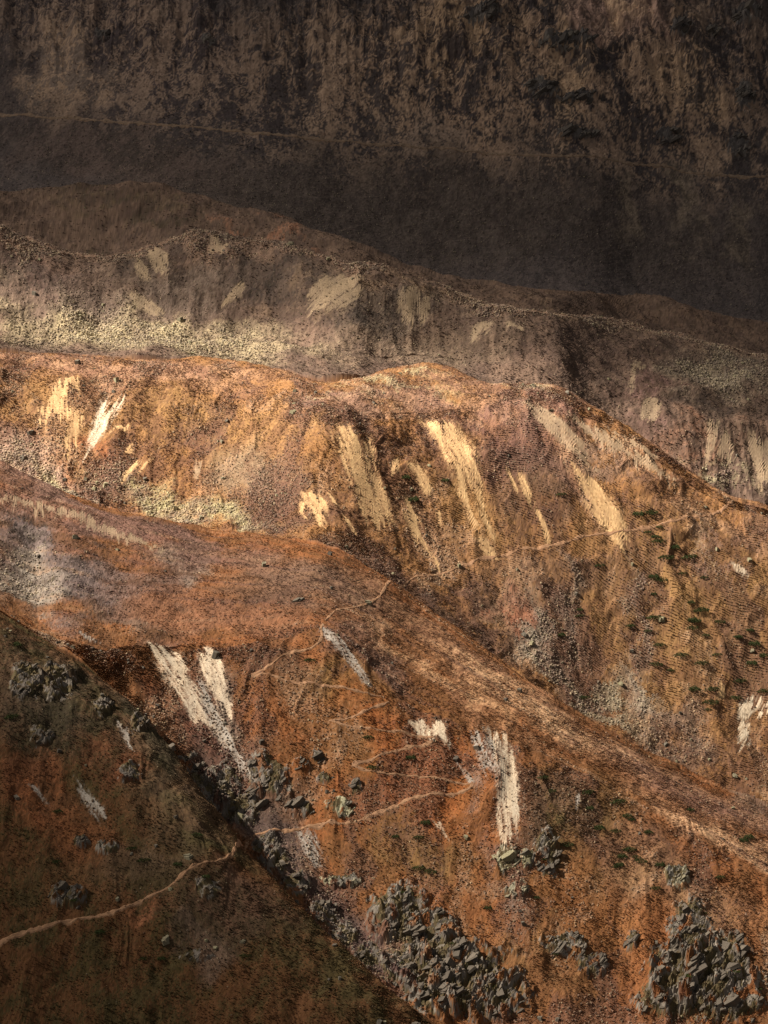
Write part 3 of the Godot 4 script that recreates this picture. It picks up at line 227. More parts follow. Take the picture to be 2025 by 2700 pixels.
const CRAGS = [
	["bulging grey crag of tilted plates beside the gully's upper bank", "rock", 1, -26.5, -560.9, 4.7, 0.4, 0.1, 3.5, 46, 1.12],
	["ribbed lower end of the crag above the gully", "rock", 1, -23.8, -558.4, 3.6, 0.2, 0.1, 2.1, 26, 0.98],
	["dark jagged rock wall inside the gully", "dark", 1, -37.8, -556.3, 6.0, -3.1, 0.4, 6.6, 42, 1.6],
	["dark ledge of the gully just above the footpath crossing", "dark", 1, -31.5, -554.2, 3.6, -0.4, 0.2, 4.0, 26, 1.4],
	["row of dark blocks in the gully below the footpath", "dark", 1, -26.0, -545.1, 3.0, -0.6, 0.2, 4.3, 14, 1.1],
	["squat grey rock on the rust slope beside the gully crag", "rock", 1, -18.5, -562.3, 1.8, 0.1, 0.0, 1.0, 8, 0.83],
	["small dark rock knob above the squat grey rock", "dark", 1, -15.0, -563.7, 1.3, 0.1, 0.0, 0.9, 7, 1.0],
	["low broken rock below the dark knob", "rock", 1, -13.5, -559.6, 1.7, 0.2, 0.0, 1.0, 8, 0.9],
	["lone dark rock on the rust slope under the switchbacks", "dark", 1, -6.2, -557.6, 1.2, 0.1, 0.0, 1.1, 6, 1.1],
	["pale broken ledge just above the descending footpath", "lichen", 1, -9.8, -554.4, 3.1, 0.4, 0.0, 1.5, 14, 1.0],
	["grey ledge over the footpath at the gully edge", "rock", 1, -18.6, -554.6, 3.1, 0.1, 0.0, 1.3, 12, 1.1],
	["string of pale blocks below the buff earth bank", "lichen", 1, -9.1, -541.8, 4.1, 0.2, 0.0, 1.3, 16, 0.9],
	["yellow-lichened crag directly below the tall white slide", "lichen", 1, 26.9, -543.6, 2.2, 0.0, -0.1, 2.7, 24, 1.3],
	["small lichened pillar between the two crags", "lichen", 1, 31.6, -544.1, 1.5, -0.2, -0.1, 1.8, 12, 1.2],
	["large grey crag beside the lichened pillar, in shade on one flank", "rock", 1, 36.0, -545.7, 2.9, -0.4, -0.2, 4.1, 34, 1.5],
	["scatter of lichened blocks below the twin crags", "lichen", 1, 28.8, -537.9, 3.0, -0.1, -0.0, 1.1, 10, 0.9],
	["upper shoulder of the great crag above the gully mouth", "rock", 1, 3.0, -535.1, 6.4, -0.9, -0.0, 5.5, 44, 1.62],
	["broad grey middle of the great mossy crag", "rock", 1, 9.0, -530.9, 7.5, -0.1, -0.1, 4.1, 50, 1.8],
	["striated lower middle of the great mossy crag", "rock", 1, 13.9, -524.9, 7.4, -0.2, -0.1, 4.9, 50, 1.8],
	["gully-side flank of the great mossy crag", "rock", 1, 3.9, -523.7, 5.1, -1.8, -0.0, 5.1, 30, 1.71],
	["mossy broken foot of the great crag", "dark", 1, 21.1, -518.4, 9.6, -0.4, -0.2, 5.3, 44, 1.62],
	["pale slabby foot of the great crag", "rock", 1, 10.8, -517.3, 6.8, -1.0, -0.1, 5.6, 33, 1.71],
	["tilted rib of dark plates beside the rust chute", "rock", 1, 39.0, -529.3, 5.3, -0.6, -0.1, 2.0, 40, 1.4],
	["lower end of the tilted plate rib", "dark", 1, 44.8, -526.4, 3.5, -0.3, -0.1, 2.2, 20, 1.3],
	["narrow upright rock in the rust meadow", "dark", 1, 53.9, -531.8, 1.3, -0.1, -0.1, 2.0, 12, 1.2],
	["pale stony brow above the right-hand cliff", "lichen", 1, 64.5, -544.2, 3.1, -0.2, -0.2, 2.1, 16, 1.2],
	["upper tower of the stepped cliff below the ochre ridge", "rock", 1, 66.4, -533.7, 4.6, -0.0, -0.6, 6.3, 59, 1.62],
	["wide middle tier of the stepped cliff", "rock", 1, 63.8, -527.0, 6.9, -0.0, -0.4, 4.9, 59, 1.8],
	["shaded side tier of the stepped cliff", "rock", 1, 73.0, -528.7, 6.3, 0.0, -0.5, 5.3, 50, 1.8],
	["rust-streaked foot of the stepped cliff", "rock", 1, 60.3, -520.8, 6.8, -0.1, -0.3, 3.7, 37, 1.62],
	["dark lower tier of the stepped cliff", "dark", 1, 73.2, -520.9, 8.5, -0.0, -0.4, 3.6, 44, 1.8],
	["dark rock heap on the near slope above the footpath", "dark", 0, -65.6, -509.9, 3.8, -0.5, 0.2, 2.5, 22, 1.4],
	["low dark rocks in the middle of the near slope", "dark", 0, -63.8, -521.2, 1.9, -0.3, 0.1, 1.0, 8, 1.0],
	["broken rocks high on the near slope's shaded brow", "dark", 0, -79.3, -555.8, 3.4, -1.4, 0.6, 5.1, 16, 1.2],
	["mossy broken rocks below the near slope's rim", "dark", 0, -72.5, -559.0, 3.4, -1.8, 0.7, 6.0, 14, 1.2],
	["dark rocks on the rim above the gully", "dark", 0, -54.3, -555.2, 1.8, -2.5, 0.3, 3.4, 9, 1.1],
	["dark broken blocks where the ravine narrows below the twin slide", "dark", 1, -44.2, -561.0, 2.4, -2.5, 0.2, 2.9, 12, 0.9],
	["black stepped rocks lining the ravine's upper floor", "dark", 1, -40.9, -558.1, 2.9, -2.6, 0.2, 3.4, 16, 1.0],
	["jagged dark rocks on the ravine floor above the footpath crossing", "dark", 1, -34.6, -555.7, 3.1, -0.7, 0.1, 2.6, 16, 1.0],
	["dark rubble on the ravine floor just below the footpath crossing", "dark", 1, -23.9, -543.0, 3.0, -0.7, 0.1, 3.2, 14, 1.0],
	["low dark rocks midway down the lower ravine", "dark", 1, -19.2, -538.2, 3.0, -1.1, 0.1, 3.4, 14, 0.9],
	["dark rocks in the lower ravine beneath the pale blocks", "dark", 1, -13.0, -532.9, 3.0, -1.0, 0.1, 4.1, 16, 1.0],
	["dark broken wall in the lower ravine beside the great crag", "dark", 1, -8.4, -528.8, 3.0, -1.1, 0.1, 4.0, 16, 0.75],
	["lowest dark rocks of the ravine under the great crag", "dark", 1, -3.4, -524.7, 3.0, -1.2, 0.0, 4.0, 16, 0.75],
	["small broken ledge on the near slope under its rim", "dark", 0, -62.5, -556.2, 1.9, -1.3, 0.4, 3.7, 9, 0.9],
	["half-buried dark rocks on the near slope's rust strip", "dark", 0, -74.2, -542.1, 2.4, -0.5, 0.2, 2.3, 9, 0.9],
	["mossy rocks on the near slope above the olive patch", "dark", 0, -54.8, -537.4, 2.4, -0.7, 0.2, 2.4, 9, 0.9],
	["scattered grey rocks on the near slope above the footpath", "rock", 0, -58.4, -520.7, 2.4, -0.3, 0.1, 1.6, 8, 0.8],
	["grey rocks just below the footpath on the near slope", "rock", 0, -36.7, -514.1, 2.9, -0.6, 0.1, 1.9, 10, 0.8],
	["grey stony patch low on the near slope", "rock", 0, -38.4, -501.6, 3.3, -0.2, 0.0, 0.9, 12, 0.8],
	["wide mossy bedrock apron under the great crag", "dark", 1, 16.3, -521.1, 11.9, -0.9, -0.2, 7.6, 30, 1.89],
	["wide bedrock apron under the stepped cliff", "rock", 1, 69.5, -523.6, 12.4, -0.0, -0.6, 6.5, 34, 2.03],
	["dark rock band near the mountainside's top, beside a tan chute", "far", 4, 35.2, -972.1, 6.8, -1.4, -0.1, 3.2, 24, 2.6],
	["longest dark rock band across the mountainside", "far", 4, 66.4, -969.8, 11.2, -3.2, -0.2, 3.0, 40, 2.8],
	["dark ledge below the long rock band", "far", 4, 57.2, -953.7, 6.7, -1.5, -0.1, 2.3, 24, 2.6],
	["thin dark ledge with grass gaps on the mountainside", "far", 4, 68.9, -954.3, 7.7, -2.3, -0.1, 1.4, 20, 2.4],
	["blocky black buttress high on the mountainside", "far", 4, 109.6, -989.5, 4.1, -1.4, -0.2, 2.7, 14, 3.0],
	["small black buttress beside the blocky one", "far", 4, 122.3, -994.7, 2.9, -1.0, -0.2, 1.7, 8, 2.6],
	["black stepped buttress at the mountainside's top", "far", 4, 136.3, -1004.5, 5.5, -2.2, -0.4, 3.8, 18, 3.0],
	["tall dark buttress over grassy chutes", "far", 4, 132.8, -977.6, 3.9, -1.4, -0.4, 4.2, 18, 2.8],
	["low dark ledge just above the track", "far", 4, 67.5, -943.1, 6.7, -2.0, -0.1, 1.7, 20, 2.2],
	["dark ledges above the track's far end", "far", 4, 128.9, -962.9, 4.4, -1.5, -0.3, 3.4, 16, 2.4],
	["dark ledge above the track between grass tongues", "far", 4, 102.9, -957.3, 4.4, -1.5, -0.1, 1.7, 12, 2.2],
	["small dark crag amid tan grass on the mountainside", "far", 4, -62.7, -951.8, 2.5, -0.0, 0.1, 2.0, 8, 2.2],
	["dark crag on the mountainside beside pale grass fans", "far", 4, -101.1, -957.3, 2.5, 0.3, 0.1, 1.9, 8, 2.2],
]
const JUNIPERS = [68.3, -686.2, 71.5, -687.0, 73.7, -683.5, 70.5, -682.2, 72.6, -681.3, 73.2, -680.1, 77.4, -679.2, 75.0, -676.0, 71.3, -672.1, 73.1, -671.4, 79.1, -673.3, 84.6, -673.0, 80.6, -665.9, 83.6, -665.2, 82.0, -664.4, 80.8, -662.1, 80.4, -660.1, 87.9, -663.1, 70.8, -662.3, 64.2, -659.6, 51.0, -660.5, 50.9, -659.0, 45.7, -652.2, 56.9, -672.2, 92.5, -659.8, 95.8, -661.9, 83.9, -659.2, 71.0, -667.8, 47.5, -686.9, 16.3, -685.5, 5.8, -683.6, 7.6, -678.9, 81.3, -678.0, 74.0, -650.0, 70.2, -651.1, 71.5, -655.8, 68.7, -658.9, 92.5, -659.7, 95.6, -655.0, 98.9, -656.9, 96.7, -659.3, 86.5, -654.9, 82.0, -651.8, 77.0, -652.9, 79.6, -645.6, 84.2, -646.4, 90.5, -646.6, 83.6, -643.0, 82.8, -641.4, 91.8, -650.6, 50.4, -636.6, 98.0, -648.9, 81.1, -662.0, 80.7, -557.0, 82.2, -558.4, 69.2, -562.8, 74.0, -544.3, 6.0, -563.9, 35.9, -561.4, 37.4, -559.2, 45.8, -560.2, 46.1, -557.0, 48.0, -553.2, 54.5, -556.5, 55.4, -555.8, 58.9, -553.1, 51.6, -553.1, 52.6, -560.0, 55.9, -548.0, 56.8, -546.9, 54.4, -549.5, 52.8, -548.2, 52.1, -546.1, 51.1, -545.6, 60.9, -546.3, 2.5, -548.9, 7.6, -548.1, 7.6, -543.4, 10.1, -542.6, 33.3, -537.3, 59.5, -541.7, 40.4, -547.9, 22.6, -535.7, 9.2, -550.6, -3.6, -566.8, -2.6, -561.0, -82.7, -567.5, -81.0, -544.6, -17.1, -582.2, -37.2, -515.3, -43.2, -517.8, -50.5, -519.0, -39.7, -525.6, -69.2, -526.8, -68.6, -516.4, -53.1, -521.0, -28.5, -502.2, -45.6, -500.9, -49.3, -500.6, -58.4, -504.0]

const BEARING_FIRST := -0.19
const BEARING_STEP := 0.38 / 28.0
const FIRST_LINE_OF_HILL := [0, 2, 5, 8, 13, 15]
const HILL_NAMES := ["hillside", "spur", "hill", "moraine", "mountainside"]
const HILL_LABELS := ["shaded near hillside of rust and olive turf beside the gully", "rust-coloured grassy spur with terrace, switchbacks and crags", "sunlit ochre hill scarred by sand slides", "shaded brown moraine of humps behind the sunlit hill", "dark scree mountainside rising behind everything, crossed by a track"]
const COLS := 800
const COL_FIRST := -0.182
const COL_STEP := 0.364 / 799.0
# dwarf heath, purple-brown patches between the grass of the spur and the hill
const HEATH := Color(.125, .07, .055)
const COARSE := 6
const TRACK_LINE := 13.55
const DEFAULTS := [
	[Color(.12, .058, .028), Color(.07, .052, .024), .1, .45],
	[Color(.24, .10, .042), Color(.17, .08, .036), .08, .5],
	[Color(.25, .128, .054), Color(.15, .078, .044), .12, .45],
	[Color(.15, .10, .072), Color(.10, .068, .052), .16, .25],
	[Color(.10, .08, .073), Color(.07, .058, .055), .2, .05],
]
const SLIDE_TONES := {"sand": [Color(.56, .37, .185), Color(.47, .30, .15)], "white": [Color(.66, .53, .37), Color(.55, .46, .34)], "grey": [Color(.42, .37, .31), Color(.32, .28, .235)], "dun": [Color(.36, .265, .165), Color(.29, .215, .14)]}
const ROCK_TONES := {"rock": [Color(.185, .16, .132), Color(.155, .134, .111), Color(.235, .205, .167)], "lichen": [Color(.33, .30, .21), Color(.21, .19, .155), Color(.40, .37, .24)], "dark": [Color(.155, .133, .11), Color(.13, .111, .093), Color(.19, .164, .135)], "far": [Color(.13, .115, .105), Color(.11, .098, .092), Color(.16, .14, .122)]}

var rows := 0
var row_line := PackedFloat32Array()
var row_hill := PackedInt32Array()
var hill_first := PackedInt32Array()
var px := PackedFloat32Array()
var py := PackedFloat32Array()
var pz := PackedFloat32Array()
var pr := PackedFloat32Array()
var tint := PackedColorArray()
var stone_cover := PackedFloat32Array()
var tuft_cover := PackedFloat32Array()
var slide_of := PackedInt32Array()
var rng := RandomNumberGenerator.new()
var taken := {}


func noise(freq: float, octaves: int, s: int, ridged := false) -> FastNoiseLite:
	var n := FastNoiseLite.new()
	n.noise_type = FastNoiseLite.TYPE_SIMPLEX_SMOOTH
	n.seed = s
	n.frequency = freq
	n.fractal_octaves = octaves
	n.fractal_type = FastNoiseLite.FRACTAL_RIDGED if ridged else (FastNoiseLite.FRACTAL_FBM if octaves > 1 else FastNoiseLite.FRACTAL_NONE)
	return n


func numbered(called: String) -> String:
	var n: int = taken.get(called, -1) + 1
	taken[called] = n
	return called if n == 0 else "%s_%03d" % [called, n]


func tag(o: Node, label: String, category: String, group := "", kind := "") -> void:
	o.set_meta("label", label)
	o.set_meta("category", category)
	if group:
		o.set_meta("group", group)
	if kind:
		o.set_meta("kind", kind)


func ground_material() -> StandardMaterial3D:
	var m := StandardMaterial3D.new()
	m.vertex_color_use_as_albedo = true
	m.roughness = 1.0
	m.metallic_specular = 0.15
	return m


func _ready() -> void:
	rng.seed = 20
	view_and_light()
	survey_ground()
	var soil := ground_material()
	mark_crags()
	mark_slides()
	build_ground(soil)
	print("ground ", Time.get_ticks_msec())
	for p in PATHS:
		build_path(p, soil)
	build_crags()
	build_junipers()
	build_boulders()
	scatter_stones()
	scatter_tufts()
	print("done ", Time.get_ticks_msec())


func view_and_light() -> void:
	var cam := Camera3D.new()
	cam.name = "camera"
	cam.fov = 22.0
	cam.position = Vector3(0, 250, 0)
	cam.rotation_degrees = Vector3(-14, 0, 0)
	cam.near = 1.0
	cam.far = 6000.0
	add_child(cam)
	var sky := ProceduralSkyMaterial.new()
	sky.sky_top_color = Color(.50, .50, .51)
	sky.sky_horizon_color = Color(.66, .64, .61)
	sky.sky_curve = 0.2
	sky.ground_bottom_color = Color(.16, .13, .11)
	sky.ground_horizon_color = Color(.35, .31, .28)
	sky.sky_energy_multiplier = 0.5
	var env := Environment.new()
	env.background_mode = Environment.BG_SKY
	env.sky = Sky.new()
	env.sky.sky_material = sky
	env.tonemap_mode = Environment.TONE_MAPPER_LINEAR
	env.tonemap_exposure = 2.9
	env.sdfgi_enabled = true
	env.ssao_enabled = true
	env.ssil_enabled = true
	env.volumetric_fog_enabled = true
	env.volumetric_fog_density = 0.0
	var we := WorldEnvironment.new()
	we.name = "daylight"
	we.environment = env
	add_child(we)
	var sun := DirectionalLight3D.new()
	sun.name = "sun"
	sun.light_energy = 1.5
	sun.light_angular_distance = 0.5
	sun.light_color = Color(1.0, .955, .90)
	sun.shadow_enabled = true
	var to_sun := Vector3(-0.70, 0.71, 0.0).normalized()
	sun.look_at_from_position(to_sun * 100.0, Vector3.ZERO, Vector3.UP)
	add_child(sun)
	build_clouds(to_sun)


# ---------- clouds: unseen banks of vapour, placed and shaped for the shade they throw; what they shade is given by the spot on the ground below the sun's ray ----------
const CLOUDS := [
	[-40.0, 200.0, -1094.0, 1900.0, 190.0, 640.0, 1500.0, -9.0, .0112],
	[-140.0, 20.0, -470.0, 290.0, 60.0, 230.0, 1300.0, 20.0, .024],  # bank added to darken the lower-left near slope
	[80.0, 50.0, -530.0, 700.0, 60.0, 330.0, 1250.0, 11.0, .0085],  # thin veil added to dim the spur so the lit hill glows
]

func build_clouds(to_sun: Vector3) -> void:
	for c in CLOUDS:
		var fog := FogVolume.new()
		fog.name = numbered("cloud")
		fog.shape = RenderingServer.FOG_VOLUME_SHAPE_ELLIPSOID
		fog.size = Vector3(c[3], c[4], c[5])
		fog.position = Vector3(c[0], c[1], c[2]) + to_sun * c[6]
		fog.rotation_degrees.y = c[7]
		var vapour := FogMaterial.new()
		vapour.density = c[8]
		vapour.albedo = Color(.98, .98, .98)
		fog.material = vapour
		tag(fog, "unseen bank of cloud placed above the slopes to shade them", "cloud", "clouds overhead", "stuff")
		add_child(fog)


# ---------- ground ----------
func across(line: Array, which: int, t: float) -> float:
	var i := clampi(int(floor(t)), 0, 27)
	var f := t - i
	var p0: float = line[2 * maxi(i - 1, 0) + which]
	var p1: float = line[2 * i + which]
	var p2: float = line[2 * (i + 1) + which]
	var p3: float = line[2 * mini(i + 2, 28) + which]
	return p1 + .5 * f * (p2 - p0 + f * (2.0 * p0 - 5.0 * p1 + 4.0 * p2 - p3 + f * (3.0 * (p1 - p2) + p3 - p0)))


func zone_grid(hill: int, r0: int, r1: int) -> Array:
	# ground tones, with the light painted into some zones, on a coarse raster of the hill, from the zones in plan
	var nc := COLS / COARSE + 2
	var nr := (r1 - r0) / COARSE + 2
	var a := PackedColorArray()
	var b := PackedColorArray()
	a.resize(nc * nr)
	b.resize(nc * nr)
	var d: Array = DEFAULTS[hill]
	var mine := []
	for q in ZONES:
		if q[0] == hill:
			mine.append(q)
	for i in nc:
		for j in nr:
			var at := mini(i * COARSE, COLS - 1) * rows + mini(r0 + j * COARSE, rows - 1)
			var x := px[at]
			var z := pz[at]
			var ca: Color = d[0]
			var cb: Color = d[1]
			var st: float = d[2]
			var tu: float = d[3]
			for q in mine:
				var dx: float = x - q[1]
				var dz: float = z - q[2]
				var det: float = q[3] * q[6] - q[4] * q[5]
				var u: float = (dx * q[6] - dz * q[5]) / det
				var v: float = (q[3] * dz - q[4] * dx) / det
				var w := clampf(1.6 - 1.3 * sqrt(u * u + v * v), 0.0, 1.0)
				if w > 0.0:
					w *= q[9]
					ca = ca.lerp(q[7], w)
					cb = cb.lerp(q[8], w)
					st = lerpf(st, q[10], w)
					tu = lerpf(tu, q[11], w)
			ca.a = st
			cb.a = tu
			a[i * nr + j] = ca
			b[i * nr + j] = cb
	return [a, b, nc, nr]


func survey_ground() -> void:
	for k in 15:
		for j in ROWS[k]:
			row_line.append(k + float(j) / ROWS[k])
	row_line.append(15.0)
	rows = row_line.size()
	hill_first.resize(6)
	for r in rows:
		var h := 0
		while h < 4 and row_line[r] >= FIRST_LINE_OF_HILL[h + 1]:
			h += 1
		row_hill.append(h)
	for h in 5:
		hill_first[h] = row_hill.find(h)
	hill_first[5] = rows - 1
	var total := COLS * rows
	px.resize(total)
	py.resize(total)
	pz.resize(total)
	pr.resize(total)
	tint.resize(total)
	stone_cover.resize(total)
	tuft_cover.resize(total)
	slide_of.resize(total)
	var big := noise(.018, 3, 1)
	var mid := noise(.085, 3, 2)
	var fine := noise(.42, 2, 3)
	var rill := noise(1.0, 3, 4)
	var cliff := noise(1.0, 4, 5, true)
	var lump := noise(1.0, 3, 6)
	var rk := PackedFloat32Array()
	var yk := PackedFloat32Array()
	var mk := PackedFloat32Array()
	rk.resize(16)
	yk.resize(16)
	mk.resize(16)
	for c in COLS:
		var tb := COL_FIRST + COL_STEP * c
		var t := (tb - BEARING_FIRST) / BEARING_STEP
		for k in 16:
			rk[k] = across(SURVEY[k], 0, t)
			yk[k] = across(SURVEY[k], 1, t)
		mk[0] = (yk[1] - yk[0]) / (rk[1] - rk[0])
		mk[15] = (yk[15] - yk[14]) / (rk[15] - rk[14])
		for k in range(1, 15):
			var h0 := rk[k] - rk[k - 1]
			var h1 := rk[k + 1] - rk[k]
			var d0 := (yk[k] - yk[k - 1]) / h0
			var d1 := (yk[k + 1] - yk[k]) / h1
			mk[k] = 0.0
			if d0 * d1 > 0.0:
				var w1 := 2.0 * h1 + h0
				var w2 := h1 + 2.0 * h0
				mk[k] = (w1 + w2) / (w1 / d0 + w2 / d1)
		var away := 1.0 / sqrt(1.0 + tb * tb)
		for r in rows:
			var l := row_line[r]
			var k := mini(int(l), 14)
			var f := l - k
			var hh := rk[k + 1] - rk[k]
			var f2 := f * f
			var f3 := f2 * f
			var rr := rk[k] + hh * f
			var y := (2.0 * f3 - 3.0 * f2 + 1.0) * yk[k] + (f3 - 2.0 * f2 + f) * hh * mk[k] + (3.0 * f2 - 2.0 * f3) * yk[k + 1] + (f3 - f2) * hh * mk[k + 1]
			var steep := clampf(absf(yk[k + 1] - yk[k]) / hh * 1.6, 0.1, 1.0)
			var x := rr * away * tb
			var z := -rr * away
			var hill := row_hill[r]
			var d := big.get_noise_2d(x, z) * (2.0 if hill == 3 else 1.5 if hill < 3 else .7) + mid.get_noise_2d(x, z) * .6 + fine.get_noise_2d(x, z) * .17
			d += lump.get_noise_2d(x * .11 + z * .05, y * .6) * .12
			if hill == 3:
				d += cliff.get_noise_2d(x * .011, z * .016) * 3.0 + cliff.get_noise_2d(x * .05, rr * .012) * 1.0 * steep
			elif hill < 3:
				var bend := big.get_noise_2d(z * 2.0, x * 2.0)
				d += (cliff.get_noise_2d(x * .02 + 30.0 + bend * .35, rr * .008) * 1.5 + cliff.get_noise_2d(x * .06 + bend * .5, rr * .02) * .4) * steep
			var ri := rill.get_noise_2d(x * .06, rr * .02) + rill.get_noise_2d(x * .2 + 70.0, rr * .03) * .3
			if hill == 4:
				var up := clampf((l - TRACK_LINE) * 4.0, 0.0, 1.0)
				d += ri * (.4 + up)
				d += up * (cliff.get_noise_2d(x * .03 + rr * .004, rr * .012) * 4.5 + cliff.get_noise_2d(x * .11 + 9.0, rr * .018) * 1.4 + lump.get_noise_2d(x * .07, y * .16) * 1.6 + lump.get_noise_2d(x * .25 + 50.0, y * .5) * .5)
			else:
				d += ri * 1.0 * steep * (.6 + mid.get_noise_2d(x * .3 + 900.0, z * .3))
			var at := c * rows + r
			px[at] = x
			pz[at] = z
			pr[at] = rr
			py[at] = y + d
	# tones
	var warp := noise(.05, 3, 11)
	var warp2 := noise(.05, 3, 12)
	var blotch := noise(.16, 3, 13)
	var streak := noise(1.0, 3, 14)
	var patch := noise(.045, 4, 15)
	var heath := noise(.035, 5, 16)
	for hill in 5:
		var r0 := hill_first[hill]
		var r1 := hill_first[hill + 1]
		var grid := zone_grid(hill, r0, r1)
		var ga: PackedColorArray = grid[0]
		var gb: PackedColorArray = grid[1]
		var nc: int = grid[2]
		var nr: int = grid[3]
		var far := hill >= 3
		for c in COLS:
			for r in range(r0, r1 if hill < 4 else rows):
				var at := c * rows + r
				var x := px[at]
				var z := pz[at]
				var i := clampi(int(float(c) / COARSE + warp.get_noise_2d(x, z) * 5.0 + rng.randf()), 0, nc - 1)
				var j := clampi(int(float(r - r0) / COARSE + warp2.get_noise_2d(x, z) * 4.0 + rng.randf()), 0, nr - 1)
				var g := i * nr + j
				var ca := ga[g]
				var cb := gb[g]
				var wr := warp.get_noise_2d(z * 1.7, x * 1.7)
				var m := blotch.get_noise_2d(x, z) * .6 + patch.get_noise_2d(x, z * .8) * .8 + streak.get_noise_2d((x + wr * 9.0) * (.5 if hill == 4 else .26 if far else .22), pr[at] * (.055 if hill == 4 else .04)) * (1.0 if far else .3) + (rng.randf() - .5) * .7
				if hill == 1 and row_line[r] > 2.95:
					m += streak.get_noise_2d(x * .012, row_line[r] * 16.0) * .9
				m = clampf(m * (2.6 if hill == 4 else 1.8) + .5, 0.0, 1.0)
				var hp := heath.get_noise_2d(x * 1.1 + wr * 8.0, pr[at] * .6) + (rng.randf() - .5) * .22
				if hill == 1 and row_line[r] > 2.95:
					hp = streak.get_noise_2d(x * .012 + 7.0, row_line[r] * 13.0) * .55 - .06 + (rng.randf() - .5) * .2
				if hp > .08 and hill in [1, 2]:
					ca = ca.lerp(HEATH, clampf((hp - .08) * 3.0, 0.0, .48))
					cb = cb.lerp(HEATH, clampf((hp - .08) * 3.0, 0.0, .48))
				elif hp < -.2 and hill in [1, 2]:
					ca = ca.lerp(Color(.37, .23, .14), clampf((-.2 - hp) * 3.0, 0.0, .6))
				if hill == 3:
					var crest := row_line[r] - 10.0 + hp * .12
					var grassy := clampf(1.0 - maxf(-crest / .22, (crest - .3) / .4) + hp * 1.5, 0.0, .7)  # pale crest grass doubling as a painted highlight along the moraine ridge
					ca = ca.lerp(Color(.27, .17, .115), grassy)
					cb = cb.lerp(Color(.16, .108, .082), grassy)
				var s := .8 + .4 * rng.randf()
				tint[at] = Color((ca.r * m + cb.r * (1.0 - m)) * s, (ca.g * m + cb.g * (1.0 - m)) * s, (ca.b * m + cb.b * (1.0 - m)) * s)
				stone_cover[at] = ca.a
				tuft_cover[at] = cb.a
				slide_of[at] = -1


func row_at(c: int, rr: float) -> int:
	var lo := c * rows
	var a := 0
	var b := rows - 1
	while b - a > 1:
		var m := (a + b) >> 1
		if pr[lo + m] > rr:
			b = m
		else:
			a = m
	return a


func ground(x: float, z: float) -> float:
	var rr := sqrt(x * x + z * z)
	var cf := clampf((x / -z - COL_FIRST) / COL_STEP, 0.0, COLS - 1.001)
	var c := int(cf)
	var f := cf - c
	var y := 0.0
	for s in 2:
		var r := row_at(c + s, rr)
		var at := (c + s) * rows + r
		var g := clampf((rr - pr[at]) / maxf(pr[at + 1] - pr[at], .001), 0.0, 1.0)
		y += (py[at] * (1.0 - g) + py[at + 1] * g) * (f if s == 1 else 1.0 - f)
	return y


func index_at(x: float, z: float) -> int:
	var c := clampi(int(round((x / -z - COL_FIRST) / COL_STEP)), 0, COLS - 1)
	return c * rows + row_at(c, sqrt(x * x + z * z))


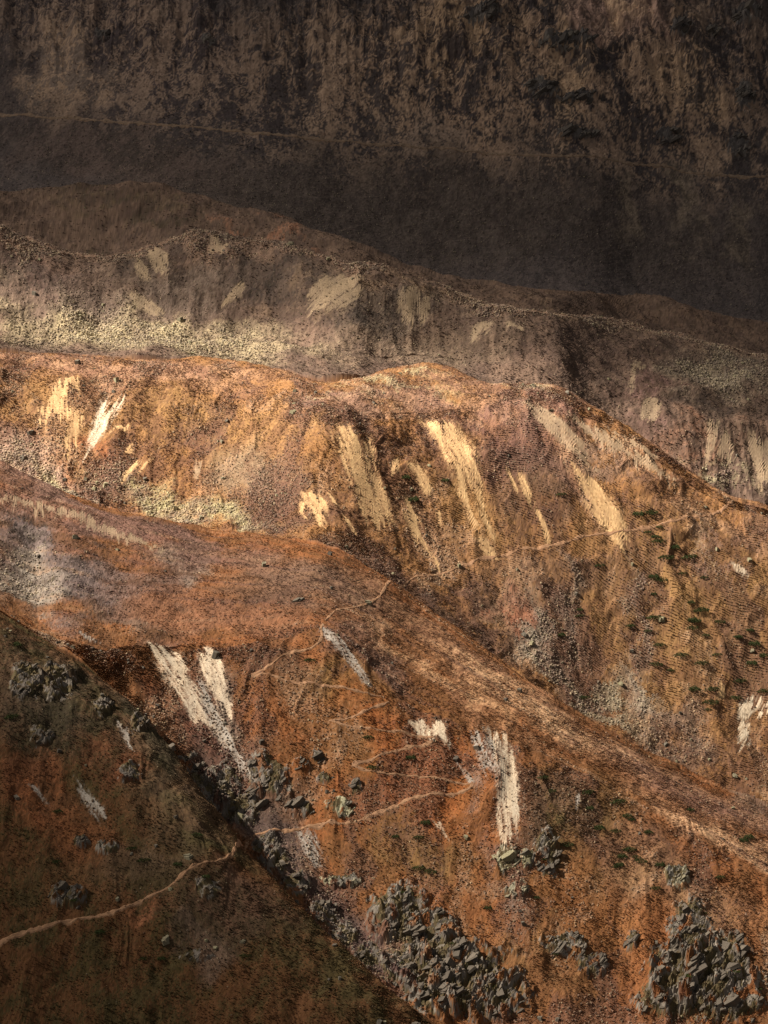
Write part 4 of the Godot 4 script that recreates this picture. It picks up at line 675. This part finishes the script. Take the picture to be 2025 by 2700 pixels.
func mark_slides() -> void:
	var comb := noise(1.0, 3, 21)
	var rough := noise(.7, 4, 22)
	var bare := PackedInt32Array()
	for n in SLIDES.size():
		var s: Array = SLIDES[n]
		var flat: Array = s[4]
		var poly := PackedVector2Array()
		var lo := Vector2(1e9, 1e9)
		var hi := -lo
		for i in range(0, flat.size(), 2):
			var p := Vector2(flat[i], flat[i + 1])
			poly.append(p)
			lo = lo.min(p)
			hi = hi.max(p)
		var rag: float = s[3] * .45
		lo -= Vector2(rag, rag) * 1.6
		hi += Vector2(rag, rag) * 1.6
		var t0 := minf(minf(lo.x / -lo.y, lo.x / -hi.y), minf(hi.x / -lo.y, hi.x / -hi.y))
		var t1 := maxf(maxf(lo.x / -lo.y, lo.x / -hi.y), maxf(hi.x / -lo.y, hi.x / -hi.y))
		var c0 := clampi(int((t0 - COL_FIRST) / COL_STEP) - 1, 0, COLS - 1)
		var c1 := clampi(int((t1 - COL_FIRST) / COL_STEP) + 2, 0, COLS)
		var tones: Array = SLIDE_TONES[s[2]]
		var mean := Vector2.ZERO
		for p in poly:
			mean += p / poly.size()
		var cxx := .001
		var cyy := .001
		var cxy := 0.0
		for p in poly:
			cxx += (p.x - mean.x) ** 2
			cyy += (p.y - mean.y) ** 2
			cxy += (p.x - mean.x) * (p.y - mean.y)
		var fall := Vector2.from_angle(.5 * atan2(2.0 * cxy, cxx - cyy))
		if absf(fall.y) < .5:
			fall = Vector2(.15, 1.0).normalized()
		if fall.y < 0.0:
			fall = -fall
		var tail := clampf((hi.y - lo.y) * .45, 1.0, 9.0)
		hi.y += tail * .6
		for c in range(c0, c1):
			for r in range(hill_first[s[1]], hill_first[s[1] + 1]):
				var at := c * rows + r
				var p := Vector2(px[at], pz[at])
				if p.x < lo.x or p.x > hi.x or p.y < lo.y or p.y > hi.y:
					continue
				var run := p.dot(fall)
				var abreast := p.dot(fall.orthogonal())
				var drip := maxf(0.0, comb.get_noise_2d(abreast * .75 + 200.0, run * .04) + .25 * comb.get_noise_2d(abreast * 2.0, run * .1))
				var q := p + Vector2(rough.get_noise_2d(p.x * .4, p.y * .4) * rag * .35, 0) - fall * drip * tail
				var depth := 1e9
				for i in poly.size():
					depth = minf(depth, q.distance_squared_to(Geometry2D.get_closest_point_to_segment(q, poly[i], poly[(i + 1) % poly.size()])))
				depth = sqrt(depth) / rag
				if not Geometry2D.is_point_in_polygon(q, poly):
					depth = -depth
				var low := (p.y - lo.y) / (hi.y - lo.y)
				var bare_by := clampf(depth * .9, -2.0, .62) - (low - .4) * .3 + comb.get_noise_2d(abreast * .55, run * .05) * 1.0 + comb.get_noise_2d(abreast * 1.6 + 60.0, run * .12) * .85 + rough.get_noise_2d(p.x, p.y) * .45 + (rng.randf() - .5) * .8
				var edge := -.04 if s[2] != "grey" else .12
				if bare_by < edge:
					if bare_by > edge - 1.1 and rng.randf() < .75:
						tint[at] = tint[at].lerp(tones[1], (bare_by - edge + 1.1) * .5 * rng.randf())
					continue
				slide_of[at] = n
				bare.append(at)
				var m := clampf(.5 + 1.2 * rough.get_noise_2d(p.x * .5, p.y * .12 + 40.0), 0.0, 1.0)
				var k := .86 + .28 * rng.randf()
				var col: Color = tones[0].lerp(tones[1], m)
				col = Color(col.r * k, col.g * k, col.b * k)
				tint[at] = tint[at].lerp(col, clampf(.35 + bare_by * .75, 0.0, .75 if s[2] == "dun" else 1.0))  # dun gravel held duller, part of the moraine's cloud shade in its tone
				stone_cover[at] = .16 if s[2] != "grey" else .6
				tuft_cover[at] = .02
	for k in 4:
		for at in bare:
			if at > 4 * rows and at < (COLS - 4) * rows:
				py[at] = .2 * (py[at] + py[at - 2] + py[at + 2]) + .2 * (py[at - 2 * rows] + py[at + 2 * rows]) + .0


func mark_crags() -> void:
	# bare rock under each crag: broken steps of bedrock with moss and turf between
	var bed := noise(1.0, 3, 41)
	var turf := noise(.22, 3, 42)
	for q in CRAGS:
		var det: float = q[5] * q[8] - q[6] * q[7]
		var reach: float = maxf(absf(q[5]) + absf(q[7]), absf(q[6]) + absf(q[8])) * 1.3
		var c0 := clampi(int(((q[3] - reach) / -q[4] - COL_FIRST) / COL_STEP), 0, COLS - 1)
		var c1 := clampi(int(((q[3] + reach) / -q[4] - COL_FIRST) / COL_STEP) + 1, 0, COLS)
		var tones: Array = ROCK_TONES[q[1]]
		var tall: float = minf(.4 + q[10] * .4, 1.05)
		for c in range(c0, c1):
			for r in range(hill_first[q[2]], hill_first[q[2] + 1]):
				var at := c * rows + r
				var dx: float = px[at] - q[3]
				var dz: float = pz[at] - q[4]
				if absf(dz) > reach:
					continue
				var u: float = (dx * q[8] - dz * q[7]) / det
				var v: float = (q[5] * dz - q[6] * dx) / det
				var n := turf.get_noise_2d(px[at], pz[at])
				var w := clampf((1.15 - sqrt(u * u + v * v) + n * .5) * 3.0, 0.0, 1.0)
				if w <= 0.0:
					continue
				var lift := (py[at] * .87 - px[at] * .5) * .34 + bed.get_noise_2d(px[at] * .05, py[at] * .05) * 1.2
				var split := (px[at] * .87 + py[at] * .5) * .16 + bed.get_noise_2d(px[at] * .06 + 40.0, py[at] * .06) * 1.0
				var one := floori(lift)
				var two := floori(split + .37 * one)
				var thick := .5 + .5 * sin(one * 12.9 + two * 78.2)
				py[at] += w * tall * ((lift - one) * 1.1 - .3 + .6 * thick + .35 * (split + .37 * one - two) + .35 * (lift * 2.7 - floorf(lift * 2.7)) + .25 * (split * 3.1 + lift - floorf(split * 3.1 + lift)))
				if n < .3 and rng.randf() < w:
					var col: Color = tones[posmod(one * 7 + two * 3, 3)]
					# moss and turf in patches on the rock
					if q[1] != "far" and n < -.12 + .2 * rng.randf():
						col = Color(.09, .08, .042).lerp(Color(.13, .09, .05), rng.randf())
					var k := .8 + .4 * rng.randf()
					tint[at] = Color(col.r * k, col.g * k, col.b * k)
					tuft_cover[at] *= .15


func build_ground(soil: Material) -> void:
	var slide_verts := []
	var slide_tints := []
	for s in SLIDES:
		slide_verts.append(PackedVector3Array())
		slide_tints.append(PackedColorArray())
	for h in 5:
		var r0 := hill_first[h]
		var r1 := hill_first[h + 1]
		var n := r1 - r0 + 1
		var v := PackedVector3Array()
		var col := PackedColorArray()
		v.resize(COLS * n)
		col.resize(COLS * n)
		for c in COLS:
			for r in n:
				var at := c * rows + r0 + r
				if r > 0 or h == 0:
					py[at] += (rng.randf() - .5) * (.09 if slide_of[at] < 0 else .03)
				v[c * n + r] = Vector3(px[at], py[at], pz[at])
				col[c * n + r] = tint[at]
		var ix := PackedInt32Array()
		ix.resize((COLS - 1) * (n - 1) * 6)
		var w := 0
		for c in COLS - 1:
			for r in n - 1:
				var a := c * rows + r0 + r
				var s := slide_of[a]
				var i := c * n + r
				if s >= 0 and (int(slide_of[a + 1] == s) + int(slide_of[a + rows] == s) + int(slide_of[a + rows + 1] == s)) >= 2:
					var sv: PackedVector3Array = slide_verts[s]
					var sc: PackedColorArray = slide_tints[s]
					for q in [i, i + 1, i + n + 1, i, i + n + 1, i + n]:
						sv.append(v[q])
						sc.append(tint[a])
					slide_verts[s] = sv
					slide_tints[s] = sc
					continue
				ix[w] = i
				ix[w + 1] = i + 1
				ix[w + 2] = i + n + 1
				ix[w + 3] = i
				ix[w + 4] = i + n + 1
				ix[w + 5] = i + n
				w += 6
		ix.resize(w)
		var o := surface(HILL_NAMES[h], v, col, ix, soil, self)
		tag(o, HILL_LABELS[h], "hill", "", "structure")
	for s in SLIDES.size():
		if slide_verts[s].size() > 0:
			var o := surface(numbered("sand_slide" if SLIDES[s][2] in ["sand", "white"] else "gravel_slide"), slide_verts[s], slide_tints[s], PackedInt32Array(), soil, self)
			tag(o, SLIDES[s][0], "slide", "", "structure")
		else:
			print("empty slide ", SLIDES[s][0])


func surface(called: String, v: PackedVector3Array, col: PackedColorArray, ix: PackedInt32Array, m: Material, parent: Node) -> MeshInstance3D:
	var arrays := []
	arrays.resize(Mesh.ARRAY_MAX)
	arrays[Mesh.ARRAY_VERTEX] = v
	if col.size():
		arrays[Mesh.ARRAY_COLOR] = col
	if ix.size():
		arrays[Mesh.ARRAY_INDEX] = ix
	var mesh := ArrayMesh.new()
	mesh.add_surface_from_arrays(Mesh.PRIMITIVE_TRIANGLES, arrays)
	mesh.surface_set_material(0, m)
	var o := MeshInstance3D.new()
	o.name = called
	o.mesh = mesh
	parent.add_child(o, true)
	return o


# ---------- paths ----------
func build_path(p: Array, soil: Material) -> void:
	var flat: Array = p[3]
	var pts := PackedVector2Array()
	for i in range(0, flat.size(), 2):
		pts.append(Vector2(flat[i], flat[i + 1]))
	var way := PackedVector2Array()
	for i in pts.size() - 1:
		var a := pts[maxi(i - 1, 0)]
		var b := pts[i]
		var c := pts[i + 1]
		var d := pts[mini(i + 2, pts.size() - 1)]
		var n := maxi(1, int(b.distance_to(c) / .5))
		for k in n:
			way.append(b.cubic_interpolate(c, a, d, float(k) / n))
	way.append(pts[-1])
	var wander := noise(.15, 2, 31 + pts.size())
	var v := PackedVector3Array()
	var col := PackedColorArray()
	var ix := PackedInt32Array()
	var base := Color(.34, .198, .115) if p[0] == "footpath" else Color(.2, .15, .11)
	for i in way.size():
		var a := way[maxi(i - 1, 0)]
		var b := way[mini(i + 1, way.size() - 1)]
		var side := (b - a).normalized().orthogonal()
		var q := way[i] + side * wander.get_noise_1d(i * .3) * .35
		var half: float = p[2] * (.5 + .6 * wander.get_noise_1d(i * 1.2 + 90.0) + .15 * rng.randf())
		var l := q - side * half
		var rt := q + side * half
		for k in 5:
			var e := l.lerp(rt, k / 4.0)
			v.append(Vector3(e.x, ground(e.x, e.y) + (-.03 if k in [0, 4] else .15), e.y))
			var s := .8 + .4 * rng.randf()
			var tone := base.lerp(Color(.24, .13, .07), .5 if k in [0, 4] else .3 * rng.randf())
			col.append(Color(tone.r * s, tone.g * s, tone.b * s))
		if i:
			for k in 4:
				var j := (i - 1) * 5 + k
				for w in [j, j + 1, j + 6, j, j + 6, j + 5]:
					ix.append(w)
	tag(surface(numbered(p[0]), v, col, ix, soil, self), p[1], "path", "", "structure")


# ---------- rock ----------
func rock_mesh(s: int, flatness: float, plates: int) -> ArrayMesh:
	# an angular block: bedding plates of uneven, sharp outlines stepped on one another
	var g := RandomNumberGenerator.new()
	g.seed = s
	var st := SurfaceTool.new()
	st.begin(Mesh.PRIMITIVE_TRIANGLES)
	st.set_smooth_group(-1)
	var y := -.5
	for k in plates:
		var n := 4 + g.randi() % 3
		var h := (.6 + .8 * g.randf()) / plates
		var low := []
		var top := []
		var ox := (g.randf() - .5) * .5
		var oz := (g.randf() - .5) * .35
		var tilt := (g.randf() - .5) * .7
		var turn := g.randf() * TAU
		for i in n:
			var a := turn + TAU * (i + .75 * g.randf()) / n
			var e := .3 + .32 * g.randf()
			var p := Vector3(ox + cos(a) * e, y, oz + sin(a) * e)
			low.append(p + Vector3(g.randf() - .5, -1.2, g.randf() - .5) * .16)
			top.append(Vector3(p.x * (.82 + .2 * g.randf()), y + h + tilt * p.x + .1 * g.randf(), p.z * (.82 + .2 * g.randf())))
		var cap := Vector3(ox, y + h * (.95 + .3 * g.randf()) + tilt * ox, oz)
		for i in n:
			var j := (i + 1) % n
			for q in [low[i], top[j], low[j], low[i], top[i], top[j], top[i], cap, top[j]]:
				st.add_vertex(q * Vector3(1, flatness, 1))
		y += h * .8
	st.generate_normals()
	return st.commit()


func stone_material(c: Color) -> StandardMaterial3D:
	var m := StandardMaterial3D.new()
	m.albedo_color = c.linear_to_srgb()
	m.roughness = .95
	m.metallic_specular = .25
	var t := NoiseTexture2D.new()
	t.width = 256
	t.height = 256
	t.seamless = true
	t.noise = noise(.03, 4, 61)
	var ramp := Gradient.new()
	ramp.set_color(0, Color(.62, .61, .60))
	ramp.set_color(1, Color(1, .99, .96))
	t.color_ramp = ramp
	m.albedo_texture = stone_grain if stone_grain else t
	stone_grain = m.albedo_texture
	m.uv1_triplanar = true
	m.uv1_world_triplanar = true
	m.uv1_scale = Vector3(.35, .8, .35)
	return m


var stone_grain: Texture2D
var rock_materials := {}
var slabs := []


func build_crags() -> void:
	var moss := shrub_mesh(350)
	var moss_leaf := ground_material()
	moss_leaf.albedo_color = Color(1.0, 1.0, .9)
	for i in 10:
		slabs.append(rock_mesh(100 + i, .65, 2 + i % 3) if i < 5 else rock_mesh(100 + i, 1.0, 1 + i % 2))
	for key in ROCK_TONES:
		var list := []
		for c in ROCK_TONES[key]:
			list.append(stone_material(c))
		rock_materials[key] = list
	for q in CRAGS:
		var root := Node3D.new()
		root.name = numbered("crag")
		root.position = Vector3(q[3], ground(q[3], q[4]), q[4])
		tag(root, q[0], "crag")
		add_child(root)
		var u := Vector2(q[5], q[6])
		var v := Vector2(q[7], q[8])
		var dip := Basis(Vector3(0, 0, 1), .5 + .15 * rng.randf()) * Basis(Vector3(1, 0, 0), .35)
		for n in int(q[9] * (.36 if q[9] > 25 else .55)):
			var a := rng.randf() * TAU
			var e := sqrt(rng.randf())
			var spot: Vector2 = Vector2(q[3], q[4]) + u * cos(a) * e + v * sin(a) * e
			var s: float = q[10] * (.6 + 1.3 * rng.randf() * rng.randf() * (1.2 - .5 * e))
			var o := MeshInstance3D.new()
			if n % 14 == 9 and q[1] != "far":
				o.name = "moss_cushion"
				o.mesh = moss
				o.material_override = moss_leaf
				o.transform = Transform3D(Basis(Vector3.UP, rng.randf() * TAU).scaled_local(Vector3(s * .6, s * .2, s * .45)), Vector3(spot.x, ground(spot.x, spot.y), spot.y) - root.position)
				root.add_child(o, true)
				continue
			o.name = "block" if n % 3 == 2 else "slab"
			o.mesh = slabs[rng.randi() % 5 + (5 if n % 3 == 2 else 0)]
			var list: Array = rock_materials[q[1]]
			o.material_override = list[[0, 0, 0, 1, 1, 2][rng.randi() % 6]]
			var b := Basis(Vector3.UP, rng.randf_range(-.4, .4)) * dip * Basis(Vector3.UP, rng.randf_range(-.35, .35) + PI * (rng.randi() % 2))
			o.transform = Transform3D(b.scaled_local(Vector3(s * (1.5 + 1.2 * rng.randf()), s * (.4 + .3 * rng.randf()), s * (.9 + .5 * rng.randf()))), Vector3(spot.x, ground(spot.x, spot.y) - s * .38, spot.y) - root.position)
			root.add_child(o, true)


# ---------- what a loose thing lies beside ----------
var landmarks := []


func beside(x: float, z: float, otherwise: String) -> String:
	if landmarks.is_empty():
		for q in CRAGS:
			landmarks.append([Vector2(q[3], q[4]), q[0]])
		for s in SLIDES:
			var mid := Vector2.ZERO
			for i in range(0, s[4].size(), 2):
				mid += Vector2(s[4][i], s[4][i + 1])
			landmarks.append([mid / (s[4].size() / 2), s[0]])
	var best := ""
	var near := 14.0
	for l in landmarks:
		var d: float = Vector2(x, z).distance_to(l[0])
		if d < near and l[1].split(" ").size() < 11:
			near = d
			best = l[1]
	return "close to the " + best if best else otherwise


# ---------- plants ----------
func shrub_mesh(s: int) -> ArrayMesh:
	var g := RandomNumberGenerator.new()
	g.seed = s
	var st := SurfaceTool.new()
	st.begin(Mesh.PRIMITIVE_TRIANGLES)
	for k in 460:
		var a := g.randf() * TAU
		var e := sqrt(g.randf())
		var top := sqrt(maxf(0.0, 1.0 - e * e)) * (.75 + .35 * sin(a * 3.0 + s) * e)
		var p := Vector3(cos(a) * e * (1.0 + .25 * sin(a * 2.0 + s)), top * (.35 + .65 * g.randf()), sin(a) * e * .85)
		var d := Vector3(g.randfn(), absf(g.randfn()) + .4, g.randfn()).normalized() * (.12 + .10 * g.randf())
		var w := Vector3(g.randfn(), g.randfn() * .5, g.randfn()).normalized() * .09
		var shade := .65 + .7 * g.randf()
		var c := Color(.035 * shade, .05 * shade, .02 * shade).lerp(Color(.09, .08, .03), .35 * g.randf())
		for q in [p - w, p + w, p + d]:
			st.set_color(c)
			st.add_vertex(q)
	st.generate_normals()
	return st.commit()


func build_junipers() -> void:
	var leaf := ground_material()
	leaf.backlight_enabled = true
	leaf.backlight = Color(.12, .14, .05)
	var kinds := []
	for i in 5:
		kinds.append(shrub_mesh(300 + i))
	var places := ["on the ochre slope below the traversing footpath", "on the spur's grassy face", "on the shaded near slope"]
	for i in range(0, JUNIPERS.size(), 2):
		var x: float = JUNIPERS[i]
		var z: float = JUNIPERS[i + 1]
		var at := index_at(x, z)
		var h := row_hill[at % rows]
		var o := MeshInstance3D.new()
		o.name = numbered("juniper_shrub")
		o.mesh = kinds[rng.randi() % 5]
		o.material_override = leaf
		var s := rng.randf_range(.7, 1.35) * (1.15 if h == 2 else 1.0)
		o.position = Vector3(x, ground(x, z) - .05, z)
		o.rotation.y = rng.randf() * .8 - .4
		o.scale = Vector3(s * 1.35, s * .75, s * 1.15)
		var where: String = places[0] if h >= 2 else places[2 - h] if h == 0 else places[1]
		var by := beside(x, z, where)
		tag(o, "dark juniper shrub " + by, "shrub", "junipers " + by)
		add_child(o)


# ---------- loose stones ----------
func build_boulders() -> void:
	var where := ["lying on the shaded near slope", "lying on the rust spur", "lying on the sunlit ochre hill", "lying on the shaded moraine", "lying on the dark mountainside"]
	var kinds := []
	for i in 6:
		kinds.append(rock_mesh(500 + i, .8, 1 + i % 2))
	var quota := [45, 85, 95, 55, 0]
	for h in 4:
		var made := 0
		var tries := 0
		while made < quota[h] and tries < 40000:
			tries += 1
			var at := rng.randi_range(70, COLS - 70) * rows + rng.randi_range(hill_first[h] + (120 if h == 0 else 4), hill_first[h + 1] - 3)
			if rng.randf() > stone_cover[at] * stone_cover[at] * 1.2 + .01:
				continue
			made += 1
			var o := MeshInstance3D.new()
			o.name = numbered("boulder")
			o.mesh = kinds[rng.randi() % 6]
			var key := "lichen" if h in [2, 3] or rng.randf() < .5 else "rock"
			o.material_override = rock_materials[key][rng.randi() % 3]
			var s := rng.randf_range(.5, 1.0) + (rng.randf() ** 4) * 1.2
			o.position = Vector3(px[at], py[at] + s * .16, pz[at])
			o.rotation = Vector3(rng.randf_range(-.3, .3), rng.randf() * TAU, rng.randf_range(-.3, .3))
			o.scale = Vector3(s * 1.2, s * .8, s)
			var by := beside(px[at], pz[at], where[h])
			var look := ("pale" if key == "lichen" else "grey") + (" boulder " if s > .8 else " stone ")
			tag(o, look + by, "boulder", look + by)
			add_child(o)


func strew(called: String, label: String, category: String, mesh: Mesh, m: Material, buf: PackedFloat32Array) -> void:
	var mm := MultiMesh.new()
	mm.transform_format = MultiMesh.TRANSFORM_3D
	mm.use_colors = true
	mm.mesh = mesh
	mm.instance_count = buf.size() / 16
	mm.buffer = buf
	var o := MultiMeshInstance3D.new()
	o.name = numbered(called)
	o.multimesh = mm
	o.material_override = m
	tag(o, label, category, "", "stuff")
	add_child(o)


func add_copy(buf: PackedFloat32Array, w: int, at: int, a: float, sx: float, sy: float, sz: float, lift: float, c: Color) -> void:
	var ca := cos(a)
	var sa := sin(a)
	buf[w] = ca * sx
	buf[w + 2] = sa * sz
	buf[w + 3] = px[at] + (rng.randf() - .5) * .3
	buf[w + 5] = sy
	buf[w + 7] = py[at] + lift
	buf[w + 8] = -sa * sx
	buf[w + 10] = ca * sz
	buf[w + 11] = pz[at] + (rng.randf() - .5) * .3
	buf[w + 12] = c.r
	buf[w + 13] = c.g
	buf[w + 14] = c.b
	buf[w + 15] = 1.0


func scatter_stones() -> void:
	var m := ground_material()
	var mesh := rock_mesh(901, .8, 1)
	var tones := [Color(.24, .19, .145), Color(.30, .235, .17), Color(.46, .38, .235), Color(.24, .165, .12), Color(.12, .09, .075)]
	var weights := [[.5, .8, 1.0, .4], [.5, .9, .7, .5], [.6, 1.0, 1.3, .9], [.6, 1.0, 1.0, .8], [.35, .5, .6, .5]]
	var want := [14000, 40000, 60000, 50000, 45000]
	for h in 5:
		var buf := PackedFloat32Array()
		buf.resize(want[h] * 16)
		var w := 0
		var tries := 0
		while w < buf.size() and tries < want[h] * 12:
			tries += 1
			var at := rng.randi_range(0, COLS - 1) * rows + rng.randi_range(hill_first[h], hill_first[h + 1] - 1)
			if h == 4 and row_line[at % rows] > 14.2:
				continue
			var cover := stone_cover[at]
			if rng.randf() > cover * cover + .007:
				continue
			var big := rng.randf()
			var s := (.09 + .36 * big * big * big * (.3 + cover)) * (1.0 if h < 3 else 1.35)
			var g := tint[at]
			var c: Color = tones[rng.randi() % 3 if cover > .75 else [0, 1, 3, 4, 2][rng.randi() % 5]]
			if slide_of[at] >= 0 and rng.randf() < .7:
				c = Color(.12, .075, .045)
				g = c
			c = c.lerp(Color(g.r * 1.3, g.g * 1.4, g.b * 1.5), .5 if h < 4 else .6)
			var k := rng.randf_range(.75, 1.3)
			add_copy(buf, w, at, rng.randf() * TAU, s * 1.3, s * .9, s, s * .2, Color(c.r * k, c.g * k, c.b * k))
			w += 16
		buf.resize(w)
		strew("stones", "loose stones strewn over the " + ["shaded near slope", "rust spur", "sunlit hill", "shaded moraine", "dark mountainside"][h], "stones", mesh, m, buf)


func tuft_mesh() -> ArrayMesh:
	var g := RandomNumberGenerator.new()
	g.seed = 77
	var st := SurfaceTool.new()
	st.begin(Mesh.PRIMITIVE_TRIANGLES)
	for k in 12:
		var a := g.randf() * TAU
		var d := Vector3(cos(a), 0, sin(a))
		var e := Vector3(-d.z, 0, d.x) * .2
		var p := d * .22 * g.randf()
		for q in [p - e, p + e, p + d * (.35 + .4 * g.randf()) + Vector3(0, .5 + .5 * g.randf(), 0)]:
			st.add_vertex(q)
	st.generate_normals()
	return st.commit()


func scatter_tufts() -> void:
	var m := ground_material()
	m.backlight_enabled = true
	m.backlight = Color(.2, .15, .08)
	var mesh := tuft_mesh()
	var clump := noise(.12, 3, 55)
	var want := [80000, 140000, 140000, 25000, 20000]
	for h in 5:
		var buf := PackedFloat32Array()
		buf.resize(want[h] * 16)
		var w := 0
		var tries := 0
		while w < buf.size() and tries < want[h] * 8:
			tries += 1
			var at := rng.randi_range(0, COLS - 1) * rows + rng.randi_range(hill_first[h], hill_first[h + 1] - 1)
			if rng.randf() > tuft_cover[at] * (.8 + 1.5 * clump.get_noise_2d(px[at], pz[at])):
				continue
			var s := rng.randf_range(.12, .36) * (1.0 if h < 3 else 1.4)
			var k := rng.randf_range(.6, 1.35)
			var c := tint[at]
			add_copy(buf, w, at, rng.randf() * TAU, s, s * rng.randf_range(.6, 1.1), s, -.03, Color(c.r * k, c.g * k, c.b * k))
			w += 16
		buf.resize(w)
		strew("grass", "autumn grass and heath tufts on the " + ["shaded near slope", "rust spur", "sunlit hill", "shaded moraine", "dark mountainside"][h], "grass", mesh, m, buf)
